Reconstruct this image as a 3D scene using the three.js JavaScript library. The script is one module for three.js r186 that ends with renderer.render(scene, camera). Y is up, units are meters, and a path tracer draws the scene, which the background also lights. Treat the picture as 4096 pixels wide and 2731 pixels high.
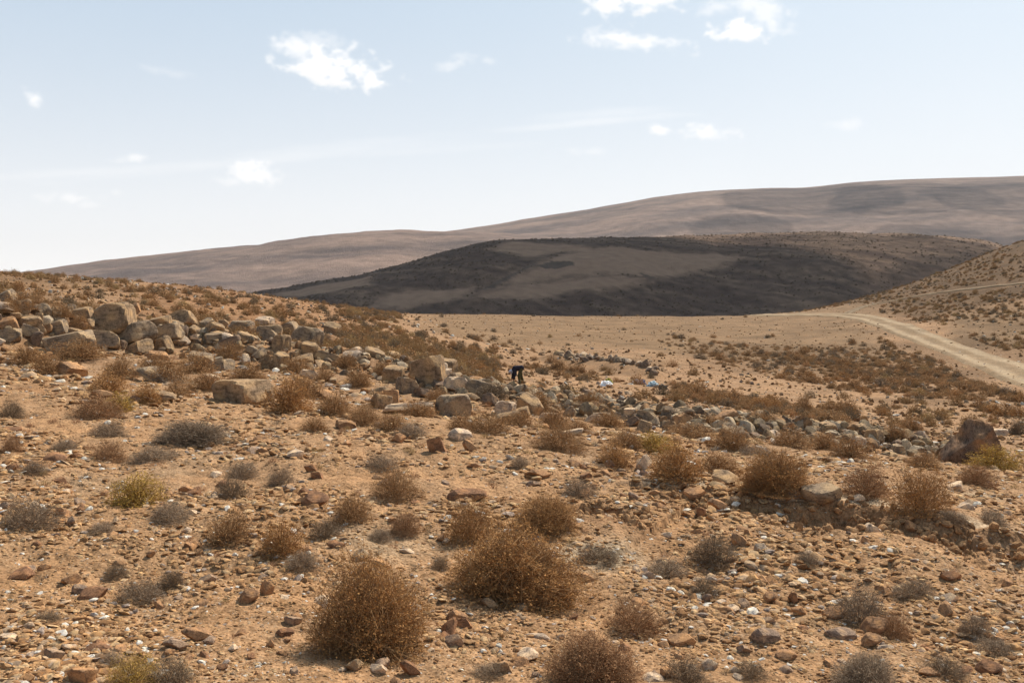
import * as THREE from 'three';
import { mergeGeometries, mergeVertices, toCreasedNormals } from 'three/addons/utils/BufferGeometryUtils.js';
import { ImprovedNoise } from 'three/addons/math/ImprovedNoise.js';
import { MarchingCubes } from 'three/addons/objects/MarchingCubes.js';

// ---------------------------------------------------------------- camera, sky, sun, exposure
const scene = new THREE.Scene();
const W = 1024, HH = 682, FOV = 40;
const F = HH / 2 / Math.tan(THREE.MathUtils.degToRad(FOV / 2));
const HORIZON = 290, EYE = 1.6;
const PITCH = Math.atan((341 - HORIZON) / F);
const camera = new THREE.PerspectiveCamera(FOV, W / HH, 0.1, 30000);
camera.position.set(0, EYE, 0);
camera.rotation.x = -PITCH;
scene.add(camera);
const renderer = new THREE.WebGLRenderer();
renderer.toneMapping = THREE.LinearToneMapping;
renderer.toneMappingExposure = 1.36;
renderer.shadowMap.enabled = true;

const rad = THREE.MathUtils.degToRad, clamp = THREE.MathUtils.clamp, lerp = THREE.MathUtils.lerp, sstep = (a, b, x) => { const t = clamp((x - a) / (b - a), 0, 1); return t * t * (3 - 2 * t); };
const SUN_AZ = rad(36), SUN_EL = rad(45);
const sunDir = new THREE.Vector3(Math.sin(SUN_AZ) * Math.cos(SUN_EL), Math.sin(SUN_EL), -Math.cos(SUN_AZ) * Math.cos(SUN_EL));
const sun = new THREE.DirectionalLight(new THREE.Color().setRGB(1, 0.93, 0.82), 5);
sun.name = 'sun';
sun.position.copy(sunDir).multiplyScalar(4000);
sun.target.position.set(0, 0, -40);
sun.castShadow = true;
sun.shadow.mapSize.set(4096, 4096);
Object.assign(sun.shadow.camera, { left: -1500, right: 1500, top: 1500, bottom: -1500, near: 1, far: 12000 });
scene.add(sun, sun.target);
scene.fog = new THREE.FogExp2(new THREE.Color().setRGB(0.97, 0.97, 1.0), 0.00006);

const perlin = new ImprovedNoise();
const n3 = (x, y, z = 0) => perlin.noise(x, y, z);
const fbm = (x, y, z, o = 4) => { let s = 0, a = 1, t = 0; for (let i = 0; i < o; i++) { s += a * n3(x, y, z + i * 7.3); t += a; a *= 0.5; x *= 2.03; y *= 2.03; z *= 2.03; } return s / t; };
function rng(seed) { let a = seed >>> 0; return () => { a = (a + 0x6d2b79f5) | 0; let t = Math.imul(a ^ (a >>> 15), 1 | a); t = (t + Math.imul(t ^ (t >>> 7), 61 | t)) ^ t; return ((t ^ (t >>> 14)) >>> 0) / 4294967296; }; }

// direction of a point in the photograph (1024 x 682): slope s = rise per metre forward, u = metres right per metre forward
const cp = Math.cos(PITCH), sp = Math.sin(PITCH);
function aim(px, py) { const a = (px - 512) / F, b = (341 - py) / F, f = b * sp + cp; return { u: a / f, s: (b * cp - sp) / f }; }

{ // the sky: air and clouds only
  const SW = 4096, SH = 2048, data = new Float32Array(SW * SH * 4);
  const B0 = [0.11, 0.262, 0.44], B1 = [0.1, 0.15, 0.23], WH = [0.84, 0.815, 0.785];
  // clouds: [px, py, half width, half height, density, seed, tilt]
  const clouds = [[330, 68, 50, 22, 1.5, 1, 0.22], [300, 50, 26, 14, 0.75, 2, 0.3], [318, 40, 30, 8, 0.35, 31, 0.1], [640, -4, 52, 22, 1.7, 3, -0.1], [741, 32, 30, 13, 1.7, 4, 0], [762, 10, 34, 18, 0.65, 5, 0.5], [722, 6, 24, 10, 0.5, 33, -0.2],
    [630, 40, 54, 11, 0.85, 6, 0.1], [252, 174, 26, 13, 1.05, 7, 0.15], [32, 98, 13, 6, 0.75, 8, 0.6], [66, 198, 26, 6, 0.6, 9, 0.05], [90, 204, 14, 4, 0.35, 19, 0.05], [708, 133, 30, 8, 1.1, 10, 0.02], [658, 129, 12, 6, 0.95, 11, 0.3],
    [845, 125, 16, 7, 0.5, 12, 0], [140, 157, 11, 5, 0.6, 13, 0], [118, 160, 12, 4, 0.3, 14, 0], [456, 63, 22, 7, 0.4, 15, -0.3], [488, 61, 8, 4, 0.3, 16, 0], [165, 72, 24, 5, 0.2, 17, 0.2], [590, 152, 20, 5, 0.3, 18, 0], [117, 192, 9, 4, 0.3, 20, 0.2], [230, 181, 18, 5, 0.45, 21, 0],
    [-90, 120, 60, 22, 1.2, 41, 0.1], [1180, 60, 90, 30, 1.2, 42, 0], [1320, 150, 60, 16, 1, 43, 0], [-260, 60, 80, 26, 1.2, 44, 0.1], [440, -150, 110, 40, 1.4, 45, 0], [860, -190, 130, 44, 1.3, 46, 0.1], [80, -170, 120, 40, 1.2, 47, 0.1]];
  const streaks = [[592, 122, 100, 5, 0.3, 51, -0.09], [600, 114, 70, 6, 0.2, 52, -0.07], [100, 172, 150, 6, 0.22, 53, -0.05], [260, 160, 190, 7, 0.22, 54, -0.1], [330, 147, 120, 6, 0.15, 55, -0.1], [420, 150, 110, 6, 0.13, 56, -0.06]];
  for (let r = 0; r < SH; r++) {
    const el = ((r + 0.5) / SH - 0.5) * Math.PI, ce = Math.cos(el), y = Math.sin(el), eld = Math.max(0, el * 180 / Math.PI);
    const h = Math.exp(-eld / 14), zt = sstep(15, 80, eld);
    for (let c = 0; c < SW; c++) {
      const az = ((c + 0.5) / SW - 0.5) * 2 * Math.PI, x = ce * Math.cos(az), z = ce * Math.sin(az), o = (r * SW + c) * 4;
      const ga = Math.acos(clamp(x * sunDir.x + y * sunDir.y + z * sunDir.z, -1, 1)) * 180 / Math.PI;
      const gl = 0.7 * Math.exp(-ga / 28);
      const aw = lerp(1, 0.5, sstep(72, 140, ga)); // hazy air is dimmer away from the sun
      let R = lerp(lerp(B0[0], B1[0], zt), WH[0], h) * aw + gl, G = lerp(lerp(B0[1], B1[1], zt), WH[1], h) * aw + gl * 0.93, Bc = lerp(lerp(B0[2], B1[2], zt), WH[2], h) * aw + gl * 0.8;
      if (z < -0.2 && el > 0.02 && el < 0.75) {
        const a = x / -z, s = y / -z, fy = 1 / (cp - s * sp), px = 512 + F * a * fy * 1, py = 341 - F * (s * cp + sp) * fy;
        let d = 0, sh = 0;
        for (const L of [clouds, streaks]) for (const [qx, qy, w, hh, den, sd, ti] of L) {
          const dx = px - qx, dy = py - qy;
          if (Math.abs(dx) > w * 2 || Math.abs(dy) > hh * 2 + w * 0.5) continue;
          const ct = Math.cos(ti), st = Math.sin(ti), ex = (dx * ct + dy * st) / w, ey = (-dx * st + dy * ct) / hh;
          const q = Math.sqrt(ex * ex + (ey > 0 ? ey * 1.25 : ey) ** 2);
          if (q > 2) continue;
          const thin = L === streaks, k = thin ? 0.02 : 0.052, wob = fbm(px * k + sd * 11 + ti, py * k * (thin ? 8 : 1.5), sd, 5) * (thin ? 0.7 : 1.5), ff = thin ? 0 : Math.max(0, fbm(px * 0.16, py * 0.26, sd + 3, 3)) * 1.0;
          const v = clamp((1.24 - q + wob - ff) * 1.0, 0, 1);
          d = Math.max(d, clamp((thin ? v : v ** 1.15) * den, 0, 1));
          if (!thin) sh = Math.max(sh, clamp(v * (ey * 0.9 + 0.1) * den - 0.35, 0, 0.3));
        }
        const cw = 0.86 - sh * 0.25;
        R = lerp(R, Math.max(cw, R), d); G = lerp(G, Math.max(cw * 0.99, G), d); Bc = lerp(Bc, Math.max(cw * 0.985, Bc), d);
      }
      if (y < 0) { R = 0.3; G = 0.22; Bc = 0.15; }
      data[o] = R; data[o + 1] = G; data[o + 2] = Bc; data[o + 3] = 1;
    }
  }
  const t = new THREE.DataTexture(data, SW, SH, THREE.RGBAFormat, THREE.FloatType);
  t.mapping = THREE.EquirectangularReflectionMapping; t.magFilter = THREE.LinearFilter; t.minFilter = THREE.LinearFilter; t.needsUpdate = true;
  scene.background = t; scene.environment = t;
}

// ---------------------------------------------------------------- helpers
const names = new Map();
function numbered(n) { const k = names.get(n) ?? 0; names.set(n, k + 1); return k ? `${n}_${String(k).padStart(3, '0')}` : n; }
function tag(o, label, category, group) { o.userData.label = label; if (category) o.userData.category = category; if (group) o.userData.group = group; return o; }
function mesh(name, geo, mat, parent) { const m = new THREE.Mesh(geo, mat); m.name = parent ? name : numbered(name); m.castShadow = m.receiveShadow = true; (parent ?? scene).add(m); return m; }
function group(name) { const g = new THREE.Group(); g.name = numbered(name); scene.add(g); return g; }
function structure(name, geo, mat) { const m = mesh(name, geo, mat); m.userData.kind = 'structure'; return m; }

// tileable noise textures
function lattice(seed, n) { const r = rng(seed), a = new Float32Array(n * n); for (let i = 0; i < a.length; i++) a[i] = r(); return (x, y) => { const ix = Math.floor(x), iy = Math.floor(y), fx = x - ix, fy = y - iy, sx = fx * fx * (3 - 2 * fx), sy = fy * fy * (3 - 2 * fy), m = (v) => ((v % n) + n) % n; const x0 = m(ix), x1 = m(ix + 1), y0 = m(iy) * n, y1 = m(iy + 1) * n; return lerp(lerp(a[y0 + x0], a[y0 + x1], sx), lerp(a[y1 + x0], a[y1 + x1], sx), sy); }; }
function noiseTexture(size, seed, octs, paint, srgb = true) {
  const ls = octs.map(([n], i) => lattice(seed + i * 13, n)), data = new Uint8Array(size * size * 4), v = octs.map(() => 0), out = [0, 0, 0], r = rng(seed + 99);
  for (let y = 0; y < size; y++) for (let x = 0; x < size; x++) {
    for (let i = 0; i < octs.length; i++) v[i] = ls[i](x / size * octs[i][0], y / size * octs[i][0]);
    paint(v, out, r()); const o = (y * size + x) * 4;
    for (let k = 0; k < 3; k++) data[o + k] = clamp(out[k] * 255, 0, 255);
    data[o + 3] = 255;
  }
  const t = new THREE.DataTexture(data, size, size, THREE.RGBAFormat, THREE.UnsignedByteType);
  t.wrapS = t.wrapT = THREE.RepeatWrapping; t.magFilter = THREE.LinearFilter; t.minFilter = THREE.LinearMipmapLinearFilter; t.generateMipmaps = true; if (srgb) t.colorSpace = THREE.SRGBColorSpace; t.needsUpdate = true;
  return t;
}
const soilTex = noiseTexture(1024, 5, [[8], [31], [90], [230], [480]], (v, o, r) => {
  const g = 0.8 + (v[1] - 0.5) * 0.16 + (v[2] - 0.5) * 0.2 + (v[3] - 0.5) * 0.26 + (v[4] - 0.5) * 0.2 + (r - 0.5) * 0.06, w = (v[0] - 0.5) * 0.1 + (v[3] > 0.78 ? 0.1 : 0), d = v[2] * v[3] > 0.5 ? 0.82 : 1;
  o[0] = g * d; o[1] = g * d * (1 + w * 0.35); o[2] = g * d * (1 + w * 0.8);
});
const soilBump = noiseTexture(1024, 5, [[8], [31], [90], [230], [480]], (v, o, r) => { o[0] = o[1] = o[2] = 0.15 * v[0] + 0.2 * v[1] + 0.3 * v[2] + 0.25 * v[3] + 0.1 * v[4]; }, false);
const stoneTex = noiseTexture(512, 77, [[5], [17], [60], [150]], (v, o, r) => {
  const g = 0.8 + (v[0] - 0.5) * 0.3 + (v[1] - 0.5) * 0.3 + (v[2] - 0.5) * 0.22 + (v[3] - 0.5) * 0.2, l = v[1] * v[2] > 0.52 ? 0.72 : 1, w = (v[0] - 0.5) * 0.22;
  o[0] = g * l; o[1] = g * l * (1 - w * 0.2); o[2] = g * l * (1 - w * 0.7);
});
const stoneBump = noiseTexture(512, 77, [[5], [17], [60], [150]], (v, o) => { o[0] = o[1] = o[2] = 0.3 * v[0] + 0.3 * v[1] + 0.25 * v[2] + 0.15 * v[3]; }, false);
const std = (rgb, extra = {}) => new THREE.MeshPhysicalMaterial({ color: new THREE.Color().setRGB(...rgb), roughness: 0.95, metalness: 0, specularIntensity: 0.1, ...extra });

// ---------------------------------------------------------------- the lie of the land
// rows: forward distance in metres; columns: every 128 pixels from -128 to 1152; value: height in the photograph at which that ground stands
const ROWS = [3, 4.6, 6, 8, 12, 18, 24, 35, 48, 65, 90, 120, 160, 200, 260, 420, 1000, 3000, 9000];
const PY = [
  [735, 742, 748, 755, 762, 768, 774, 780, 786, 792, 798],
  [612, 622, 632, 641, 650, 656, 662, 668, 674, 680, 686],
  [534, 544, 553, 561, 568, 574, 581, 588, 595, 602, 609],
  [467, 477, 484, 490, 494, 498, 502, 507, 516, 532, 545],
  [402, 412, 417, 422, 428, 437, 448, 459, 470, 484, 496],
  [360, 371, 382, 392, 402, 414, 427, 439, 451, 462, 472],
  [330, 341, 354, 366, 379, 397, 414, 427, 438, 446, 452],
  [300, 311, 325, 341, 362, 388, 402, 413, 424, 430, 434],
  [281, 289, 304, 322, 346, 375, 387, 396, 404, 407, 408],
  [268, 276, 287, 303, 328, 357, 365, 373, 378, 374, 368],
  [263, 272, 281, 294, 315, 337, 343, 349, 347, 341, 326],
  [268, 276, 285, 297, 312, 323, 326, 328, 320, 303, 284],
  [282, 290, 297, 304, 312.5, 315, 316.5, 314.5, 298, 264, 240],
  [298, 304, 309, 314, 318, 320, 321, 317, 288, 240, 212],
  [322, 324, 326, 328, 330, 332, 333, 328, 298, 246, 216],
  [368, 368, 368, 368, 368, 368, 368, 364, 348, 315, 290],
  [346, 346, 346, 346, 346, 346, 346, 344, 338, 328, 315],
  [310, 310, 310, 310, 310, 310, 310, 310, 310, 308, 306],
  [297, 297, 297, 297, 297, 297, 297, 297, 297, 297, 297],
];
const LOGD = ROWS.map(Math.log), COLS = PY[0].length;
const ST = PY.map((row) => row.map((py) => aim(512, py).s));
const U0 = (-128 - 512) / F, DU = 128 / F;
function cubic(a, b, c, d, t) { const m1 = (c - a) / 2, m2 = (d - b) / 2, t2 = t * t, t3 = t2 * t; return b * (2 * t3 - 3 * t2 + 1) + m1 * (t3 - 2 * t2 + t) + c * (-2 * t3 + 3 * t2) + m2 * (t3 - t2); }
function rowAt(i, ci, ct) { const r = ST[i], g = (k) => r[clamp(k, 0, COLS - 1)]; return cubic(g(ci - 1), g(ci), g(ci + 1), g(ci + 2), ct); }
function slope(u, D) {
  const cu = clamp((u - U0) / DU, 0, COLS - 1 - 1e-6), ci = Math.floor(cu), ct = cu - ci, l = clamp(Math.log(D), LOGD[0], LOGD[LOGD.length - 1] - 1e-6);
  let i = 0; while (i < LOGD.length - 2 && LOGD[i + 1] <= l) i++;
  const v1 = rowAt(i, ci, ct), v2 = rowAt(i + 1, ci, ct), h = LOGD[i + 1] - LOGD[i], t = (l - LOGD[i]) / h, s1 = (v2 - v1) / h;
  const s0 = i > 0 ? (v1 - rowAt(i - 1, ci, ct)) / (LOGD[i] - LOGD[i - 1]) : s1, s2 = i < LOGD.length - 2 ? (rowAt(i + 2, ci, ct) - v2) / (LOGD[i + 2] - LOGD[i + 1]) : s1;
  const lim = (a, b) => (a * b <= 0 ? 0 : (2 * a * b) / (a + b));
  const m1 = lim(s0, s1) * h, m2 = lim(s1, s2) * h, t2 = t * t, t3 = t2 * t;
  return v1 * (2 * t3 - 3 * t2 + 1) + m1 * (t3 - 2 * t2 + t) + v2 * (-2 * t3 + 3 * t2) + m2 * (t3 - t2);
}
function baseHeight(x, z) { const D = Math.max(-z, 3); return EYE + slope(x / D, D) * D; }
function baseHit(px, py, lo = 3, hi = 400) { const { u, s } = aim(px, py); let D = lo; while (D < hi) { if (slope(u, D) >= s) break; D *= 1.004; } return new THREE.Vector3(u * D, EYE + s * D, -D); }

const seg = (pts, x, z) => { let best = 1e9, bt = 0, side = 1, n = pts.length - 1; for (let i = 0; i < n; i++) { const a = pts[i], b = pts[i + 1], dx = b.x - a.x, dz = b.z - a.z, t = clamp(((x - a.x) * dx + (z - a.z) * dz) / (dx * dx + dz * dz), 0, 1), ex = x - a.x - dx * t, ez = z - a.z - dz * t, q = Math.hypot(ex, ez); if (q < best) { best = q; bt = i + t; side = dx * ez - dz * ex > 0 ? 1 : -1; } } return [best, bt / n, side]; };
// mounds of rubble under the collapsed walls, and a low bank cut into the soil
const wallA = [[-60, 342], [0, 344], [70, 345], [140, 347], [200, 351], [270, 361], [340, 368], [400, 378], [460, 392], [520, 402]].map(([a, b]) => baseHit(a, b));
const wallB = [[520, 404], [570, 409], [620, 417], [680, 428], [740, 434], [800, 440], [860, 446], [920, 450]].map(([a, b]) => baseHit(a, b));
const wallC = [[555, 361], [585, 364], [615, 369], [645, 376]].map(([a, b]) => baseHit(a, b));
const bankA = [[668, 484], [699, 486], [743, 493], [789, 501], [838, 504], [871, 509], [917, 519], [952, 527], [1024, 540], [1100, 556]].map(([a, b]) => baseHit(a, b));
const bankB = [[530, 496], [556, 495], [590, 496], [622, 501], [640, 512]].map(([a, b]) => baseHit(a, b));
function height(x, z) {
  const D = -z; let y = baseHeight(x, z);
  const near = 1 - sstep(25, 60, D);
  y += 0.09 * n3(x / 2.6, z / 2.6, 3.1) * sstep(3, 8, Math.hypot(x, z)) + near * (0.055 * n3(x / 0.8, z / 0.8, 9) + 0.034 * n3(x / 0.31, z / 0.31, 5));
  if (D < 16) y += 0.02 * n3(x / 0.12, z / 0.12, 15);
  if (D > 25) y += 0.22 * n3(x / 9, z / 9, 1.5) * sstep(25, 60, D);
  if (D > 11 && D < 80) {
    if (x < 4) { const [q, t] = seg(wallA, x, z); if (q < 4) y += (0.95 - 0.75 * t) * Math.exp(-((q / 0.85) ** 2)) * sstep(0, 0.04, 1 - t); }
    if (x > -1) { const [q, t] = seg(wallB, x, z); if (q < 4) y += 0.27 * Math.exp(-((q / 0.9) ** 2)) * sstep(0, 0.06, 1 - t); }
    if (D > 40) { const [q, t] = seg(wallC, x, z); if (q < 5) y += 0.55 * Math.exp(-((q / 1.3) ** 2)); }
  }
  if (D > 5 && D < 11) {
    const wob = 0.16 * n3(x * 1.7, z * 1.7, 2) + 0.07 * n3(x * 6, z * 6, 4);
    const [q, t, sd] = seg(bankA, x, z), d = q * sd + wob;
    y += 0.05 * Math.exp(-((d + 0.2) ** 2) / 0.09) - (0.2 + 0.1 * n3(x * 5, z * 5, 17)) * sstep(-0.03, 0.36, d) * Math.exp(-Math.max(0, d - 0.36) / 1.3) * sstep(0, 0.1, t) * (0.55 + 0.45 * sstep(-0.25, 0.2, n3(x * 0.9, z * 0.9, 31)));
    const [q2, t2, sd2] = seg(bankB, x, z), d2 = q2 * sd2 + wob;
    y -= (0.3 + 0.14 * n3(x * 5, z * 5, 19)) * sstep(0, 0.34, d2) * Math.exp(-Math.max(0, d2 - 0.16) / 0.7) * sstep(0, 0.15, t2) * sstep(0, 0.15, 1 - t2);
  }
  return y;
}
function hit(px, py, hi = 330, lo = 3) { const { u, s } = aim(px, py); let D = lo, p = lo; while (D < hi && height(u * D, -D) < EYE + s * D) { p = D; D *= 1.006; } for (let k = 0; k < 8; k++) { const m = (p + D) / 2; if (height(u * m, -m) < EYE + s * m) p = m; else D = m; } return new THREE.Vector3(u * D, height(u * D, -D), -D); }

// ---------------------------------------------------------------- ground
const SOIL = [0.51, 0.292, 0.148], ROSE = [0.43, 0.255, 0.14], FIELD = [0.31, 0.19, 0.1], RUST = [0.36, 0.17, 0.072], SCRUB = [0.125, 0.07, 0.032], CLAY = [0.32, 0.162, 0.075], CHALK = [0.6, 0.44, 0.27];
const mix3 = (a, b, t) => [lerp(a[0], b[0], t), lerp(a[1], b[1], t), lerp(a[2], b[2], t)];
const patch = baseHit(598, 552);
function groundColour(x, z) {
  const D = Math.max(-z, 0.1), px = 512 + F * x / Math.max(D, 3), n = fbm(x / 14, z / 14, 2, 4), m = fbm(x / 2.1, z / 2.1, 8, 4);
  let c = mix3(SOIL, ROSE, sstep(10, 22, D) * 0.6 + clamp(m * 0.6, -0.2, 0.3));
  c = mix3(c, CHALK, clamp(m * 1.7 - 0.35, 0, 0.45) * (1 - sstep(20, 60, D)));
  c = mix3(c, CLAY, clamp(-m * 1.6 - 0.3, 0, 0.5) * (1 - sstep(20, 60, D)));
  if (D > 5 && D < 11) { const [q, t, sd] = seg(bankA, x, z), [q2, t2, sd2] = seg(bankB, x, z); c = mix3(c, CLAY, Math.max(sd > 0 ? Math.exp(-((q - 0.2) ** 2) / 0.05) : 0, sd2 > 0 ? 1.6 * Math.exp(-((q2 - 0.25) ** 2) / 0.1) : 0) * 0.5); if (sd < 0) c = mix3(c, [0.66, 0.5, 0.33], 0.85 * Math.exp(-(q ** 2) / 0.06)); }
  if (D > 26) {
    const rust = sstep(28, 45, D) * sstep(430, 300, px) * sstep(90, 190, px + n * 60); c = mix3(c, RUST, rust * 0.55);
    const scr = sstep(26, 40, D) * sstep(140, 70, px) ; c = mix3(c, SCRUB, scr * 0.25);
    const fld = sstep(70, 84, D + n * 24 + Math.max(0, (px - 640) * 0.05)) * sstep(380, 460, px + n * 40) * sstep(905, 850, px + n * 30) * sstep(175, 165, D); c = mix3(c, FIELD, fld * 0.85);
    
    const rh = sstep(850, 900, px + (D - 150) * 0.9) * sstep(112, 128, D + n * 14); c = mix3(c, SCRUB, rh * (0.8 + m * 0.5));
    const f2 = sstep(84, 90, D + n * 8) * sstep(122, 114, D + n * 10) * sstep(940, 960, px); c = mix3(c, FIELD, f2 * 0.85);
    const strip = sstep(60, 66, D) * sstep(100, 90, D + n * 10) * sstep(640, 760, px); c = mix3(c, SCRUB, strip * 0.35);
    c = mix3(c, SCRUB, clamp(n * 1.5 - 0.1, 0, 0.3) * (1 - fld * 0.7));
  }
  const pale = Math.exp(-(((x - patch.x) / 0.3) ** 2 + ((z - patch.z) / 0.28) ** 2)) * (0.8 + m); c = mix3(c, [0.66, 0.53, 0.36], clamp(pale * 1.3, 0, 0.9));
  const v = 1 + fbm(x / 5, z / 5, 21, 3) * 0.22 + fbm(x / 0.7, z / 0.7, 27, 2) * 0.14 + (D > 28 ? fbm((x + z * 0.25) / 3.2, (z - x * 0.1) / 0.9, 33, 4) * 0.62 * sstep(28, 50, D) + (px > 400 && px < 900 ? 0.05 * Math.sin((z * 0.8 + x * 0.45) * 0.9 + 2 * n) * sstep(60, 75, D) : 0) : 0);
  return [c[0] * v, c[1] * v, c[2] * v];
}
function sheet(cols, rows, at, colour, uvScale) {
  const nc = cols, nr = rows, pos = new Float32Array(nc * nr * 3), uv = new Float32Array(nc * nr * 2), col = colour && new Float32Array(nc * nr * 3), idx = new Uint32Array((nc - 1) * (nr - 1) * 6), p = [0, 0, 0];
  let k = 0;
  for (let j = 0; j < nr; j++) for (let i = 0; i < nc; i++) { const o = j * nc + i; at(i, j, p); pos.set(p, o * 3); uv[o * 2] = p[0] / uvScale; uv[o * 2 + 1] = p[2] / uvScale; if (col) col.set(colour(p[0], p[2], p[1], i, j), o * 3); }
  for (let j = 0; j < nr - 1; j++) for (let i = 0; i < nc - 1; i++) { const a = j * nc + i, b = a + 1, c = a + nc, d = c + 1; idx[k++] = a; idx[k++] = b; idx[k++] = c; idx[k++] = b; idx[k++] = d; idx[k++] = c; }
  const g = new THREE.BufferGeometry(); g.setAttribute('position', new THREE.BufferAttribute(pos, 3)); g.setAttribute('uv', new THREE.BufferAttribute(uv, 2)); if (col) g.setAttribute('color', new THREE.BufferAttribute(col, 3)); g.setIndex(new THREE.BufferAttribute(idx, 1)); g.computeVertexNormals(); return g;
}
{
  const us = [-900, -300, -100, -40, -16, -8, -4, -2.4, -1.5, -1.1, -0.9, -0.78, -0.7];
  const NC = 520; for (let i = 0; i <= NC; i++) us.push(-0.64 + 1.28 * i / NC); for (let i = 12; i >= 0; i--) us.push(-us[i]);
  const ds = [-1500, -600, -250, -100, -45, -20, -10, -5, -2, 0, 1, 1.8, 2.4, 2.8, 3, 3.2];
  for (let i = 0; i < 430; i++) ds.push(3.4 * (20 / 3.4) ** (i / 430));
  for (let i = 0; i < 210; i++) ds.push(20 * (270 / 20) ** (i / 210));
  for (let i = 0; i <= 24; i++) ds.push(270 * (7000 / 270) ** (i / 24));
  const g = sheet(us.length, ds.length, (i, j, p) => { const D = ds[j], x = clamp(us[i] * Math.max(D, 3), -6000, 6000); p[0] = x; p[2] = -D; p[1] = height(x, -D); }, groundColour, 3.2);
  const m = std([1.0, 1.0, 1.0], { vertexColors: true, map: soilTex, bumpMap: soilBump, bumpScale: 0.02 });
  structure('ground', g, m);
}

// ---------------------------------------------------------------- hills
function curve(pts) { return (x) => { if (x <= pts[0][0]) return pts[0][1]; const n = pts.length; if (x >= pts[n - 1][0]) return pts[n - 1][1]; let i = 0; while (pts[i + 1][0] < x) i++; const g = (k) => pts[clamp(k, 0, n - 1)][1]; return cubic(g(i - 1), g(i), g(i + 1), g(i + 2), (x - pts[i][0]) / (pts[i + 1][0] - pts[i][0])); }; }
function inside(poly, x, y) { let s = false; for (let i = 0, j = poly.length - 1; i < poly.length; j = i++) if ((poly[i][1] > y) !== (poly[j][1] > y) && x < ((poly[j][0] - poly[i][0]) * (y - poly[i][1])) / (poly[j][1] - poly[i][1]) + poly[i][0]) s = !s; return s; }
function hillSurface({ crest, D0, y0, D1, back, rough, top = 0 }) {
  return (u, t) => { // t 0 foot, 1 crest, 2 behind
    const px = 512 + F * u * 1, sC = aim(px, crest(px)).s, Dc = D1(u), yc = EYE + sC * Dc;
    let D, y;
    if (t <= 1) { D = lerp(D0, Dc, t); const f = Math.sin(t * Math.PI / 2) ** 1.05; y = EYE + lerp((y0 - EYE) / D0, sC, f) * D; }
    else { D = lerp(Dc, back, t - 1); y = lerp(yc, y0, sstep(0, 1, t - 1)); }
    const k = Math.sin(clamp(t, 0, 1) * Math.PI) + (t > 1 ? 0 : 0), x = u * D;
    y += rough(x, D) * clamp(k, 0, 1) + rough(x * 3, D * 3) * 0.08 + top * fbm(x / 45, 3, 1, 4);
    return [x, y, -D];
  };
}
const fieldsOnHill = []; // polygons in metres (x, z)
const hillAt = hillSurface({ crest: curve([[-300, 345], [0, 330], [150, 308], [250, 292.5], [300, 284], [350, 275.5], [400, 264.5], [440, 253], [480, 243.5], [520, 239], [600, 237.5], [700, 235], [760, 233], [830, 231], [880, 233.5], [950, 236], [985, 240], [1010, 248], [1040, 258], [1100, 280], [1300, 320]]), D0: 430, y0: -40, D1: (u) => 760 + 60 * Math.sin(u * 5), back: 1150, rough: (x, D) => 11 * fbm(x / 120, D / 120, 3, 5), top: 3.2 });
const mountAt = hillSurface({ crest: curve([[-400, 300], [-150, 285], [13, 273], [131, 257], [261, 250], [313, 243], [392, 236.5], [435, 232], [483, 226], [522, 219], [588, 209], [627, 202], [653, 197], [697, 191.5], [757, 188], [805, 187], [849, 182], [914, 178.5], [1023, 175.5], [1200, 170], [1500, 190]]), D0: 1350, y0: -60, D1: (u) => 3300 + 150 * Math.sin(u * 4), back: 5200, rough: (x, D) => 34 * fbm(x / 420 + D / 1500, D / 500, 9, 6) });
const ridgeAt = hillSurface({ crest: curve([[-400, 300], [-150, 285], [13, 273], [131, 257], [261, 244], [313, 236], [392, 230], [435, 230.8], [483, 232], [540, 236], [620, 243], [720, 252], [850, 266], [1200, 290]]), D0: 1250, y0: -60, D1: (u) => 2350 + 90 * Math.sin(u * 4), back: 3300, rough: (x, D) => 26 * fbm(x / 380 + D / 1300, D / 420, 4, 6), top: 3 });
function onHill(px, py) { let lo = 0, hi = 1; for (let k = 0; k < 40; k++) { const m = (lo + hi) / 2, u = aim(px, py).u, [x, y, z] = hillAt(u, m), s = (y - EYE) / -z; if (s < aim(px, py).s) lo = m; else hi = m; } const q = hillAt(aim(px, py).u, lo); return [q[0], q[2]]; }
const hillFields = [
  [[490, 250], [512, 241], [586, 246], [580, 250], [551, 253], [536, 257]],
  [[531, 268], [565, 254], [585, 247.5], [735, 254], [738, 261], [714, 268], [660, 278], [592, 273], [507, 283], [500, 281]],
  [[470, 298], [497, 286.5], [592, 275], [660, 280], [598, 290], [530, 298]],
  [[371, 305], [385, 293], [476, 286.5], [476, 291], [456, 298], [402, 308]],
  [[268, 294], [340, 281], [372, 275], [366, 285], [300, 297]],
].map((p) => p.map(([a, b]) => onHill(a, b)));
const hillDark = [[[540, 265], [552, 261], [572, 261], [575, 265], [560, 268], [543, 268]], [[636, 272], [640, 272], [655, 277], [650, 277.5]], [[480, 290], [535, 262], [540, 262], [492, 288]]].map((p) => p.map(([a, b]) => onHill(a, b)));
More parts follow.
